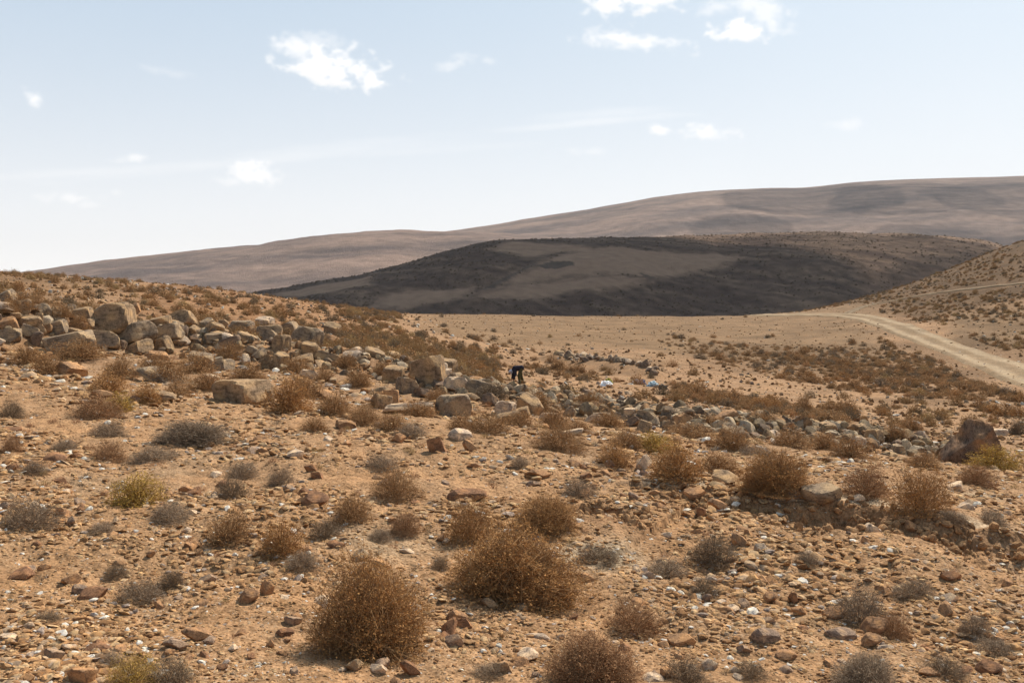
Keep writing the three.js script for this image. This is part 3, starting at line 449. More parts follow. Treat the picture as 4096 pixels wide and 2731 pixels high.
function nextTo(px, py, what, fallback) { const best = MARKS.map(([x, y, n]) => [Math.hypot((px - x) / (1 + Math.max(0, y - 300) / 60), (py - y) * 1.6 / (1 + Math.max(0, y - 300) / 60)), x, y, n]).sort((a, b) => a[0] - b[0]); for (let i = 0; i < 3; i++) { const [, x, y, n] = best[i], dx = px - x, dy = (py - y) * 1.6, far = best[i][0] > 14 ? 'some way ' : 'just ', where = Math.abs(dx) > Math.abs(dy) ? (dx < 0 ? 'left of' : 'right of') : dy < 0 ? 'behind' : 'in front of', l = `${what} ${far}${where} ${n}`; if (!used.has(l)) { used.set(l, 1); return l; } } return fallback; }
const project = (x, y, z) => { const v = new THREE.Vector3(x, y, z).sub(camera.position), yy = v.y * cp + -v.z * sp * 1, f = -v.z * cp - v.y * sp; return [512 + F * v.x / f, 341 - F * yy / f]; };
const scatter = (r, dlo, dhi) => { const D = 1 / lerp(1 / dlo, 1 / dhi, r()), u = (r() - 0.5) * 1.24; return [u * D, -D, D]; };
{
  const r = rng(71), look = [['ochre', 'ochre stone lying loose on the gravelly near slope'], ['rust', 'rust-brown stone lying loose on the gravelly near slope'], ['pale', 'whitish stone lying loose on the gravelly near slope'], ['mauve', 'grey-mauve stone lying loose on the gravelly near slope'], ['warm', 'tan stone lying loose on the gravelly near slope']];
  for (let k = 0; k < 228; k++) {
    const [x, z, D] = scatter(r, 4.1, 11), [tone, label] = look[Math.floor(r() ** 1.3 * 5)], s = D * (8.5 + 9 * r() ** 3) / F, m = mesh('loose_stone', pick(r() < 0.5 ? LUMPS : CHUNKS, r), STONE[tone]);
    m.scale.set(s * (1.1 + r() * 0.6), s * (0.6 + r() * 0.5), s); m.rotation.set((r() - 0.5) * 0.8, r() * 6, (r() - 0.5) * 0.8); m.position.set(x, height(x, z) + s * (0.22 * r() - 0.06), z); const [qx, qy] = project(x, m.position.y, z); tag(m, nextTo(qx, qy, label.split(' lying')[0].replace(' stone', `${m.scale.y < s * 0.8 ? ' flat' : ' blunt'}${s > D * 0.0125 ? ' big' : ' small'} stone`), label), 'stone', 'loose stones on the near slope');
  }
  const gr = group('gravel'); gr.userData.kind = 'stuff';
  const tones = [[0.66, 0.39, 0.19], [0.58, 0.33, 0.155], [0.44, 0.235, 0.11], [0.72, 0.47, 0.25], [0.62, 0.42, 0.26], [0.92, 0.82, 0.68], [0.52, 0.39, 0.3]], wt = [0.2, 0.42, 0.7, 0.81, 0.91, 0.965, 1], M = new THREE.Matrix4(), q = new THREE.Quaternion(), e = new THREE.Euler(), c = new THREE.Color();
  { const N = 15000, im = new THREE.InstancedMesh(PEBBLES[2], std([1, 1, 1], { map: stoneTex }), N); im.name = 'field_stones'; im.castShadow = im.receiveShadow = true; im.userData.kind = 'stuff'; gr.add(im);
    for (let k = 0; k < N; k++) { const D = Math.exp(lerp(Math.log(24), Math.log(190), r())), u = (r() - 0.5) * 1.24, x = u * D, z = -D, px = 512 + F * u, s = (0.05 + 0.2 * r() ** 3) * (0.7 + D / 200) * (px > 420 && px < 860 && D > 80 ? 0.6 : 1), t = r(), tone = tones[wt.findIndex((w) => t < w)], v = 0.7 + r() * 0.4; e.set(r() * 6, r() * 6, r() * 6); M.compose(new THREE.Vector3(x, height(x, z) + s * 0.15, z), q.setFromEuler(e), new THREE.Vector3(s * 1.4, s * 0.8, s)); im.setMatrixAt(k, M); im.setColorAt(k, c.setRGB(tone[0] * v, tone[1] * v, tone[2] * v)); } }
  PEBBLES.forEach((g, gi) => {
    const N = 30000, im = new THREE.InstancedMesh(g, std([1, 1, 1], { map: stoneTex }), N); im.name = 'pebbles'; im.castShadow = im.receiveShadow = true; im.userData.kind = 'stuff'; gr.add(im);
    for (let k = 0; k < N; k++) {
      const [x, z, D] = scatter(r, 3.5, k % 3 ? 26 : 130), s = Math.min(0.3, D * (0.9 + 7.5 * r() ** 5) / F * Math.max(0.15, n3(x / 1.3, z / 1.3, 44) * 1.1 + n3(x / 4.2, z / 3.1, 46) * 0.8 + 0.86)), t = r(), tone = tones[wt.findIndex((w) => t < w)], v = 0.8 + r() * 0.4;
      e.set((r() - 0.5) * 0.9, r() * 6, (r() - 0.5) * 0.9); M.compose(new THREE.Vector3(x, height(x, z) + s * (r() * 0.2 - 0.06), z), q.setFromEuler(e), new THREE.Vector3(s * (0.8 + r() * 0.9), s * (0.4 + r() * 0.5), s * (0.8 + r() * 0.6)));
      im.setMatrixAt(k, M); im.setColorAt(k, c.setRGB(tone[0] * v, tone[1] * v, tone[2] * v));
    }
  });
}

{ // broken lumps of red soil on the faces of the cut banks
  const r = rng(515), N = 1100, im = new THREE.InstancedMesh(PEBBLES[1], std([1, 1, 1], { map: stoneTex }), N), M = new THREE.Matrix4(), c = new THREE.Color(); im.name = 'soil_clods'; im.userData.kind = 'stuff'; im.castShadow = im.receiveShadow = true; scene.add(im);
  for (let k = 0; k < N; k++) { const way = k % 4 ? bankA : bankB, L = way.length - 1, t = r() * L, i = Math.min(L - 1, Math.floor(t)), f = t - i, x = lerp(way[i].x, way[i + 1].x, f) + (r() - 0.5) * 0.3, z = lerp(way[i].z, way[i + 1].z, f) + r() * 0.75 - 0.08, s = 0.015 + 0.075 * r() ** 3, v = 0.8 + r() * 0.4; M.compose(new THREE.Vector3(x, height(x, z) + s * 0.1, z), new THREE.Quaternion().setFromEuler(new THREE.Euler(r() * 6, r() * 6, r() * 6)), new THREE.Vector3(s * 1.3, s * 0.9, s)); im.setMatrixAt(k, M); im.setColorAt(k, c.setRGB(0.56 * v, 0.32 * v, 0.155 * v)); }
}
// ---------------------------------------------------------------- shrubs
function shrubGeometry(seed, { stems, twigs, leaves, leaf, tall, thick, spread = 1 }) {
  const r = rng(seed), A = [], AC = [], L = [], LC = [], v = new THREE.Vector3(), a = new THREE.Vector3(), b = new THREE.Vector3(), w = new THREE.Vector3(), side = new THREE.Vector3();
  const ribbon = (p, q, t0, t1, tone) => { side.copy(q).sub(p).cross(w.set(r() - 0.5, r() - 0.5, r() - 0.5)).normalize(); const s0 = side.clone().multiplyScalar(t0), s1 = side.clone().multiplyScalar(t1), k = [p.clone().add(s0), p.clone().sub(s0), q.clone().add(s1), q.clone().sub(s1)]; for (const i of [0, 1, 2, 1, 3, 2]) { A.push(k[i].x, k[i].y, k[i].z); AC.push(tone, tone, tone); } };
  const lob = 1 + r() * 0.9, shell = (d) => 0.5 * (1.02 + 0.62 * fbm(d.x * lob + seed, d.y * lob, d.z * lob, 3) + 0.22 * n3(d.x * 5, d.y * 5, d.z * 5 + seed));
  const way = () => { v.set(r() * 2 - 1, r() * 1.12 - 0.12, r() * 2 - 1); while (v.lengthSq() > 1 || v.lengthSq() < 0.02) v.set(r() * 2 - 1, r() * 1.12 - 0.12, r() * 2 - 1); return v.normalize().clone(); };
  const put = (d, f) => { const s = shell(d) * f; return new THREE.Vector3(d.x * s * spread, Math.max(0.0, d.y) * s * 2 * tall + 0.02 * f, d.z * s * spread); };
  for (let k = 0; k < stems; k++) { const d = way(), m = put(d, 0.45 + 0.1 * r()), t = put(d, 0.8 + 0.2 * r()); m.y *= 1.15; a.set((r() - 0.5) * 0.12, -0.02, (r() - 0.5) * 0.12); ribbon(a.clone(), m, thick * 2, thick * 1.5, 0.7 + r() * 0.3); ribbon(m, t, thick * 1.4, thick * 0.7, 0.75 + r() * 0.35); }
  for (let k = 0; k < twigs; k++) { const d = way(), p = put(d, 0.35 + 0.5 * r()); d.x += (r() - 0.5) * 1.2; d.y += (r() - 0.4) * 0.8; d.z += (r() - 0.5) * 1.2; d.normalize(); const t = put(d, 0.72 + 0.34 * r() ** 1.5); ribbon(p, t, thick, thick * 0.5, 0.75 + r() * 0.45); }
  for (let k = 0; k < leaves; k++) {
    const d = way(), f = 0.2 + 0.82 * r() ** 0.6, p = put(d, f), cl = n3(p.x * 14 + seed, p.y * 14, p.z * 14); if (cl < 0.02 && r() < 0.88) { k -= 0.6; continue; }
    const s = leaf * (0.6 + r() * 0.8), tone = (0.72 + 0.5 * r()) * (1 + 0.3 * n3(p.x * 5, p.y * 5, p.z * 5 + seed));
    for (let i = 0; i < 3; i++) { L.push(p.x + (r() - 0.5) * s * 2, p.y + (r() - 0.5) * s * 2, p.z + (r() - 0.5) * s * 2); LC.push(tone, tone * (0.94 + r() * 0.08), tone * 0.95); }
  }
  const mk = (P, C) => { const g = new THREE.BufferGeometry(); g.setAttribute('position', new THREE.Float32BufferAttribute(P, 3)); g.setAttribute('color', new THREE.Float32BufferAttribute(C, 3)); g.computeVertexNormals(); return g; };
  return { stem: mk(A, AC), leaf: mk(L, LC), all: mk(A.concat(L), AC.concat(LC)) };
}
const leafMat = (rgb) => new THREE.MeshPhysicalMaterial({ color: new THREE.Color().setRGB(...rgb), roughness: 1, specularIntensity: 0.2, transmission: 0.16, thickness: 0, vertexColors: true, side: THREE.DoubleSide });
const twigMat = (rgb) => std(rgb, { vertexColors: true, side: THREE.DoubleSide });
const KIND = { golden: [[0.41, 0.22, 0.085], [0.31, 0.18, 0.085]], grey: [[0.27, 0.2, 0.135], [0.26, 0.185, 0.125]], russet: [[0.36, 0.2, 0.1], [0.28, 0.165, 0.09]], yellow: [[0.42, 0.265, 0.06], [0.28, 0.18, 0.07]], brown: [[0.36, 0.205, 0.093], [0.29, 0.175, 0.088]], dark: [[0.21, 0.148, 0.092], [0.21, 0.15, 0.1]] };
for (const k in KIND) KIND[k] = { leaf: leafMat(KIND[k][0]), twig: twigMat(KIND[k][1]) };
const BIG = [], MID = [], FAR = [], SPARSE = [];
for (let k = 0; k < 4; k++) BIG.push(shrubGeometry(500 + k, { stems: 160, twigs: 2400, leaves: 50000, leaf: 0.0095, tall: 0.78, thick: 0.0028 }));
for (let k = 0; k < 7; k++) SPARSE.push(shrubGeometry(520 + k, { stems: 70, twigs: 750, leaves: 11000, leaf: 0.0125, tall: 0.62, thick: 0.003 }));
for (let k = 0; k < 8; k++) MID.push(shrubGeometry(540 + k, { stems: 60, twigs: 340, leaves: 9500, leaf: 0.018, tall: 0.66, thick: 0.005 }));
for (let k = 0; k < 4; k++) FAR.push(shrubGeometry(560 + k, { stems: 20, twigs: 90, leaves: 750, leaf: 0.045, tall: 0.6, thick: 0.012 }));
const KK = W / 2352;
function shrub(cx, cy, w, h, kind, label, grp, seed = 1) {
  const px = cx * KK, f = hit(px, cy * KK - 1.5), D = -f.z, wide = w * KK / F * D, r = rng(seed * 77 + (cx | 0) * 13 + (cy | 0)), set = w > 145 ? BIG : w > 48 && D < 13 ? (kind === 'grey' || kind === 'russet' || kind === 'dark' ? SPARSE : r() < 0.5 ? SPARSE : MID) : D < 40 ? MID : FAR, gq = pick(set, r);
  const g = group(`${kind}_shrub`); g.position.set(f.x, f.y - 0.01, f.z - wide * 0.25); g.position.y = height(f.x, g.position.z) - 0.01; g.rotation.y = r() * 6.28;
  const hh = (h * 0.94 * KK / F * D) / (set === BIG ? 0.78 : set === SPARSE ? 0.62 : set === MID ? 0.66 : 0.6) * 1.02; const sq = 0.85 + r() * 0.3; g.scale.set(wide * 1.06 * sq, hh * (kind === 'grey' || kind === 'dark' ? 0.86 : 1), wide * 1.06 / sq); g.rotation.z = (r() - 0.5) * 0.16;
  mesh('stems', gq.stem, KIND[kind].twig, g); mesh('foliage', gq.leaf, KIND[kind].leaf, g);
  return tag(g, label, 'shrub', grp);
}
const near = [
  [840, 1512, 275, 228, 'golden', 'largest round golden-brown shrub at the front of the slope'], [1178, 1388, 305, 175, 'golden', 'wide dense golden-brown shrub in the middle foreground'], [1078, 1250, 120, 105, 'golden', 'golden shrub just behind the left end of the wide middle shrub'], [1256, 1228, 155, 80, 'golden', 'amber rounded shrub just behind the right end of the wide middle shrub'],
  [905, 1152, 120, 70, 'brown', 'brown round shrub in the middle ground above the two largest shrubs'], [805, 1202, 90, 62, 'brown', 'small brown shrub left of and below the middle-ground brown shrub'], [1560, 1107, 130, 85, 'golden', 'round golden shrub beside the grey-white upright rock'], [1790, 1148, 170, 100, 'golden', 'broad golden shrub left of the big rounded grey rock'],
  [2130, 1188, 140, 115, 'golden', 'tall golden shrub on the right-hand bank edge'], [2000, 1148, 115, 78, 'russet', 'russet shrub between the rounded grey rock and the tall golden shrub'], [2252, 1122, 90, 50, 'russet', 'small russet shrub below the leaning boulder'], [1370, 1590, 240, 125, 'russet', 'broad russet shrub cut by the bottom edge of the picture'],
  [300, 1166, 125, 72, 'yellow', 'olive-gold shrub on the left gravel slope'], [290, 1585, 140, 75, 'yellow', 'bright yellow-ochre shrub at the bottom left edge'], [640, 1282, 110, 82, 'golden', 'amber shrub left of the two largest shrubs'], [520, 1252, 115, 70, 'brown', 'wispy tan shrub left of the amber shrub'],
  [1655, 1092, 110, 52, 'brown', 'low brown shrub right of the round golden shrub'], [1285, 1042, 120, 62, 'brown', 'brown shrub below the middle of the rubble line'], [1415, 1072, 95, 52, 'golden', 'small golden shrub between rubble line and upright rock'],
  [430, 1027, 175, 62, 'grey', 'widest grey shrub on the left slope below the wall'], [238, 1007, 90, 46, 'grey', 'grey shrub left of the widest grey shrub'], [210, 967, 105, 58, 'russet', 'russet shrub above the grey shrub on the left slope'], [50, 1217, 125, 82, 'grey', 'large grey shrub at the left edge beside orange stone'], [70, 1092, 60, 40, 'grey', 'small grey shrub at left edge above the large grey one'],
  [382, 1202, 110, 50, 'grey', 'low grey shrub right of the olive-gold shrub'], [525, 1147, 85, 70, 'dark', 'dark grey upright shrub in the left middle ground'], [640, 1117, 62, 52, 'grey', 'small grey shrub casting a shadow below the widest grey shrub'], [690, 1312, 90, 50, 'grey', 'grey shrub under the amber shrub'], [742, 1242, 75, 56, 'dark', 'dark small shrub touching the small brown shrub'],
  [870, 1082, 95, 42, 'grey', 'grey mound shrub above the middle-ground brown shrub'], [310, 1388, 115, 66, 'grey', 'grey bushy shrub in the lower left gravel'], [390, 1352, 62, 44, 'dark', 'small dark shrub right of the lower left grey shrub'], [262, 1332, 60, 42, 'dark', 'small dark shrub left of the lower left grey shrub'], [385, 1590, 130, 90, 'dark', 'dark grey shrub at the bottom left edge by the yellow one'],
  [243, 1532, 80, 40, 'grey', 'thin grey shrub above the yellow-ochre shrub'], [1622, 1372, 85, 55, 'dark', 'dark twiggy shrub right of the wide middle shrub'], [1535, 1328, 110, 50, 'grey', 'grey low shrub right of the wide middle shrub'], [1645, 1302, 115, 72, 'dark', 'dark bare shrub under the soil bank'], [1990, 1442, 135, 92, 'grey', 'large grey shrub in the lower right gravel'],
  [2062, 1472, 95, 62, 'russet', 'russet shrub growing against the large lower right grey shrub'], [2112, 1372, 105, 52, 'grey', 'grey shrub on the right gravel below the bank'], [2000, 1590, 160, 90, 'grey', 'grey shrub at the bottom edge right of centre'], [1580, 1575, 115, 78, 'dark', 'dark shrub at the bottom edge between russet and grey shrubs'], [1460, 1462, 125, 72, 'russet', 'sparse russet shrub below the right end of the wide shrub'],
  [2250, 1472, 85, 62, 'grey', 'grey shrub near the right edge of the lower gravel'], [2295, 1512, 105, 42, 'grey', 'low flat grey shrub at the right edge near the bottom'], [2290, 1207, 85, 42, 'grey', 'grey shrub at the right edge below the bank lip'], [2195, 1207, 72, 30, 'grey', 'low grey shrub right under the tall golden shrub'], [1010, 1312, 52, 40, 'dark', 'tiny dark shrub at the left foot of the wide middle shrub'],
  [930, 1232, 85, 50, 'russet', 'russet tuft left of the wide middle shrub'], [870, 1247, 62, 36, 'grey', 'tiny grey shrub beside the russet tuft'], [1375, 1292, 115, 46, 'dark', 'dark spreading shrub by the pale patch right of the wide shrub'], [1330, 1142, 92, 50, 'grey', 'grey shrub on top of the reddish bank in the middle'], [1195, 1082, 52, 36, 'grey', 'tiny grey shrub on open gravel in the middle'],
  [225, 1227, 72, 30, 'grey', 'flat grey shrub below the orange stone on the left'], [240, 1062, 92, 48, 'russet', 'russet shrub under the grey shrub on the left slope'], [140, 1037, 62, 30, 'grey', 'low grey shrub beside a rust stone on the left slope'], [340, 1062, 110, 40, 'grey', 'spread-out grey shrub below the widest grey shrub'], [550, 1102, 72, 42, 'grey', 'grey shrub between the dark upright shrub and the widest grey shrub'],
  [100, 1430, 70, 30, 'dark', 'small dark tuft above the corner stones at lower left'], [1860, 1300, 60, 30, 'grey', 'small grey tuft on bare soil below the bank'], [1290, 1395, 60, 55, 'golden', 'small amber sprig at the right foot of the wide middle shrub'], [2180, 1560, 110, 60, 'dark', 'dark twiggy shrub at bottom right'], [1730, 1560, 80, 44, 'dark', 'dark tuft at the bottom edge right of the russet shrub'],
  [1120, 1560, 90, 40, 'grey', 'grey tuft at the bottom edge right of the largest shrub'], [20, 960, 60, 50, 'dark', 'dark shrub cut by the left edge below the wall'], [20, 1040, 60, 40, 'russet', 'russet tuft cut by the left edge'],
];
for (const a of near) shrub(...a.slice(0, 5), a[5]);
const midList = [[100, 862, 75, 45], [265, 872, 75, 52], [170, 830, 110, 45], [55, 842, 90, 45], [345, 862, 80, 45], [612, 852, 52, 42, 'dark'], [655, 952, 115, 88, 'golden'], [695, 916, 95, 60], [762, 957, 85, 52], [832, 982, 95, 55], [900, 992, 95, 45], [942, 1007, 85, 36, 'grey'], [820, 892, 70, 46], [1120, 1002, 115, 52], [1132, 922, 85, 48, 'dark'], [240, 907, 95, 52, 'golden'], [380, 882, 95, 52], [1350, 947, 72, 46], [1272, 987, 82, 52], [1682, 1037, 95, 52], [1760, 985, 90, 34], [2062, 1022, 62, 46], [2305, 1082, 130, 55, 'yellow'], [1960, 1057, 95, 52], [1505, 1042, 110, 42, 'yellow'], [1745, 1052, 90, 36, 'grey'], [1820, 1030, 110, 40], [1900, 1035, 80, 40], [130, 735, 60, 36], [180, 765, 50, 40], [265, 945, 80, 40, 'yellow'], [445, 860, 90, 50], [520, 830, 70, 40], [680, 860, 70, 40], [745, 880, 60, 36], [790, 850, 60, 34], [880, 870, 60, 36], [960, 960, 90, 40], [1060, 990, 80, 40], [1190, 985, 80, 40], [1230, 940, 80, 40], [1330, 1000, 70, 36], [1440, 1030, 90, 40], [1400, 985, 80, 36], [1590, 1010, 110, 36], [1640, 990, 80, 30], [870, 940, 60, 40], [930, 900, 50, 34], [720, 990, 60, 34], [1000, 930, 60, 36], [1850, 950, 50, 40], [1950, 960, 60, 40], [2130, 1080, 80, 40], [2200, 1060, 60, 34], [2345, 1000, 50, 40, 'dark'], [2100, 990, 60, 30], [560, 880, 90, 40], [470, 900, 80, 44], [400, 915, 80, 40], [330, 930, 80, 46, 'golden']];
midList.forEach(([x, y, w, h, k], i) => shrub(x, y, w, h, k ?? 'brown', nextTo(x * KK, y * KK, `${w > 80 ? 'broad' : 'small'} ${k ?? 'brown'} wall-side shrub`, `dry ${k === 'golden' ? 'golden' : k === 'yellow' ? 'yellowish' : k === 'grey' ? 'grey' : k === 'dark' ? 'dark' : 'brown'} shrub growing among the tumbled stones of the wall line`), 'shrubs along the tumbled stones', i));
// zones of smaller shrubs farther off: [count, polygon in photo pixels, kinds, width, label, group]
const zones = [
  [28, [[0, 276], [250, 300], [330, 308], [300, 325], [120, 312], [0, 318]], ['brown', 'brown', 'dark', 'golden'], 0.55, 'small brown shrub on the rust-coloured left hilltop above the wall', 'shrubs on the left hilltop'],
  [46, [[320, 308], [400, 316], [470, 330], [545, 356], [560, 372], [500, 366], [440, 350], [370, 330]], ['brown', 'brown', 'grey', 'dark'], 0.6, 'small brown shrub on the slope falling from the left hilltop to the field', 'shrubs on the slope above the person'],
  [26, [[500, 366], [560, 368], [690, 386], [760, 402], [850, 418], [840, 424], [720, 405], [600, 384]], ['brown', 'brown', 'golden'], 0.8, 'dry brown shrub in the row between the field and the rubble line', 'shrub row below the field'],
  [84, [[640, 332], [740, 345], [860, 343], [1024, 380], [1024, 402], [920, 398], [800, 384], [700, 360]], ['brown', 'dark', 'grey', 'brown', 'dark'], 0.75, 'small dark shrub on the scrubby strip below the dirt track', 'shrubs on the strip below the track'],
  [30, [[760, 372], [900, 384], [1024, 402], [1024, 424], [900, 404], [790, 384]], ['brown', 'golden'], 0.65, 'small brown shrub on the bare plot above the boulder', 'shrubs on the bare plot'],
];
for (const [n, poly, kinds, size, label, grp] of zones) {
  const r = rng(n * 17 + 3), xs = poly.map((p) => p[0]), ys = poly.map((p) => p[1]), x0 = Math.min(...xs), x1 = Math.max(...xs), y0 = Math.min(...ys), y1 = Math.max(...ys);
  for (let k = 0, tries = 0; k < n && tries < 4000; tries++) { const px = lerp(x0, x1, r()), py = lerp(y0, y1, r()); if (!inside(poly, px, py) || (px > 594 && px < 672 && py > 379 && py < 398) || (px > 504 && px < 534 && py > 374 && py < 400)) continue; const f = hit(px, py), D = -f.z; if (D > 250 || onTrack(f.x, f.z, 4)) continue; k++; const s = size * (0.6 + r() * 0.8) / D * F / KK; const kd = pick(kinds, r); shrub(px / KK, py / KK, s, s * (0.5 + r() * 0.2), kd, nextTo(px, py, `small ${kd} shrub`, label.replace(/small brown|small dark|dry brown/, `small ${kd}`)), grp, k); }
}
{ // the scrub too small to tell apart, and dry sprigs in the gravel
  const sc = group('distant_scrub'); sc.userData.kind = 'stuff'; const r = rng(909), M = new THREE.Matrix4(), q = new THREE.Quaternion(), c = new THREE.Color();
  FAR.forEach((g, gi) => {
    const N = 1700, im = new THREE.InstancedMesh(g.all, leafMat([1, 1, 1]), N); im.name = 'scrub'; im.userData.kind = 'stuff'; im.castShadow = im.receiveShadow = true; sc.add(im);
    for (let k = 0; k < N; k++) {
      let x, z, D, px, ok = false;
      while (!ok) { D = Math.exp(lerp(Math.log(34), Math.log(240), r())); const u = (r() - 0.5) * 1.3; x = u * D; z = -D; px = 512 + F * u; const fieldish = D > 66 && px > 400 && px < 860 + (D > 145 ? 0 : 20) && D < 170, plot = px > 500 && D < 66, track = onTrack(x, z, 3.8); const slopeR = px > 835 && D > 112; ok = !track && r() < (fieldish ? 0.02 : plot ? 0.06 : slopeR ? 4 : px < 340 ? 0.2 : 1) * (0.5 + 1.2 * n3(x / 16, z / 16, 71)); }
      const s = 0.3 + 0.6 * r() ** 2, h = height(x, z); q.setFromAxisAngle(up, r() * 6); M.compose(new THREE.Vector3(x, h - 0.02, z), q, new THREE.Vector3(s, s * (0.7 + r() * 0.4), s)); im.setMatrixAt(k, M);
      const t = r(), tone = t < 0.5 ? [0.29, 0.175, 0.08] : t < 0.75 ? [0.18, 0.13, 0.08] : t < 0.9 ? [0.34, 0.19, 0.085] : [0.36, 0.24, 0.11]; im.setColorAt(k, c.setRGB(...tone));
    }
  });
  { // low scrub that runs on in bands across the plain
    const N = 1500, im = new THREE.InstancedMesh(FAR[1].all, leafMat([1, 1, 1]), N), bands = [zones[2][1], zones[3][1], zones[3][1], [[760, 352], [900, 362], [1024, 392], [1024, 400], [900, 378], [770, 362]]]; im.name = 'scrub'; im.userData.kind = 'stuff'; im.castShadow = im.receiveShadow = true; sc.add(im);
    for (let k = 0; k < N; k++) { const poly = bands[k % 4], xs = poly.map((p) => p[0]), ys = poly.map((p) => p[1]); let f; for (let t = 0; t < 60; t++) { const px = lerp(Math.min(...xs), Math.max(...xs), r()), py = lerp(Math.min(...ys), Math.max(...ys), r()); if (!inside(poly, px, py) || (px > 590 && px < 672 && py > 376 && py < 400) || (px > 500 && px < 536 && py > 370 && py < 400)) continue; f = hit(px, py, 330, 28); if (!onTrack(f.x, f.z, 3.5)) break; } const s = 0.25 + 0.5 * r() ** 1.5; q.setFromAxisAngle(up, r() * 6); M.compose(new THREE.Vector3(f.x, f.y - 0.02, f.z), q, new THREE.Vector3(s, s * (0.6 + r() * 0.3), s)); im.setMatrixAt(k, M); const t = r(), v = 0.85 + r() * 0.3, tone = t < 0.7 ? [0.34, 0.205, 0.1] : t < 0.85 ? [0.22, 0.155, 0.095] : [0.4, 0.225, 0.105]; im.setColorAt(k, c.setRGB(tone[0] * v, tone[1] * v, tone[2] * v)); }
  }
  const hs = group('hill_scrub'); hs.userData.kind = 'stuff';
  FAR.slice(0, 2).forEach((g) => {
    const N = 4500, im = new THREE.InstancedMesh(g.all, leafMat([1, 1, 1]), N); im.name = 'scrub'; im.userData.kind = 'stuff'; im.castShadow = im.receiveShadow = true; hs.add(im);
    for (let k = 0; k < N; k++) { let p, ok = false; while (!ok) { const t = r(); p = hillAt(lerp(-0.36, 0.62, r()), t * 1.04); ok = r() < 0.35 + 1.3 * fbm((p[0] + p[2] * 0.5) / 70, (p[2] - p[0] * 0.8) / 16, 40, 3) && !hillFields.some((f) => inside(f, p[0], p[2])); } const s = 0.6 + 1.5 * r() ** 2; q.setFromAxisAngle(up, r() * 6); M.compose(new THREE.Vector3(p[0], p[1] - 0.15, p[2]), q, new THREE.Vector3(s, s * 0.9, s)); im.setMatrixAt(k, M); const v = 0.7 + r() * 0.6; im.setColorAt(k, c.setRGB(0.17 * v, 0.118 * v, 0.072 * v)); }
  });
  const sg = group('dry_sprigs'); sg.userData.kind = 'stuff';
  for (let gi = 0; gi < 2; gi++) {
    const g = shrubGeometry(580 + gi, { stems: 14, twigs: 60, leaves: 90, leaf: 0.03, tall: 0.5, thick: 0.012 }), N = 900, im = new THREE.InstancedMesh(g.all, leafMat([1, 1, 1]), N); im.name = 'sprigs'; im.userData.kind = 'stuff'; im.castShadow = im.receiveShadow = true; sg.add(im);
    for (let k = 0; k < N; k++) { const [x, z, D] = scatter(r, 3.6, 32), s = D * (4 + 10 * r() ** 2) / F; q.setFromAxisAngle(up, r() * 6); M.compose(new THREE.Vector3(x, height(x, z) - 0.01, z), q, new THREE.Vector3(s, s, s)); im.setMatrixAt(k, M); const t = r(), tone = t < 0.4 ? [0.2, 0.15, 0.1] : t < 0.7 ? [0.34, 0.18, 0.095] : [0.36, 0.24, 0.11]; im.setColorAt(k, c.setRGB(...tone)); }
  }
}

// ---------------------------------------------------------------- the person bending over, and the litter
function blob(bones, cell, k = 0.03) { // bones: [ax, ay, az, ra, bx, by, bz, rb]
  let lo = [1e9, 1e9, 1e9], hi = [-1e9, -1e9, -1e9]; for (const b of bones) for (let i = 0; i < 3; i++) { lo[i] = Math.min(lo[i], b[i] - b[3], b[4 + i] - b[7]); hi[i] = Math.max(hi[i], b[i] + b[3], b[4 + i] + b[7]); }
  const c = [0, 1, 2].map((i) => (lo[i] + hi[i]) / 2), half = Math.max(...[0, 1, 2].map((i) => (hi[i] - lo[i]) / 2)) * 1.12, n = Math.min(110, Math.ceil(2 * half / cell) + 4), mc = new MarchingCubes(n, new THREE.MeshStandardMaterial(), false, false, 400000);
  mc.isolation = 0;
  for (let z = 0; z < n; z++) for (let y = 0; y < n; y++) for (let x = 0; x < n; x++) {
    const X = c[0] + (x - n / 2) / (n / 2) * half, Y = c[1] + (y - n / 2) / (n / 2) * half, Z = c[2] + (z - n / 2) / (n / 2) * half; let d = 1e3;
    for (const [ax, ay, az, ra, bx, by, bz, rb] of bones) { const dx = bx - ax, dy = by - ay, dz = bz - az, t = clamp(((X - ax) * dx + (Y - ay) * dy + (Z - az) * dz) / (dx * dx + dy * dy + dz * dz + 1e-9), 0, 1), q = Math.hypot(X - ax - dx * t, Y - ay - dy * t, Z - az - dz * t) - lerp(ra, rb, t), h = clamp(0.5 + 0.5 * (q - d) / k, 0, 1); d = d > 100 ? q : lerp(q, d, h) - k * h * (1 - h); }
    mc.field[x + y * n + z * n * n] = -d;
  }
  mc.update();
  const g = new THREE.BufferGeometry(), N = mc.count; g.setAttribute('position', new THREE.BufferAttribute(mc.positionArray.slice(0, N * 3), 3)); g.scale(half, half, half).translate(...c);
  const w = mergeVertices(g, 1e-5); w.computeVertexNormals(); return w;
}
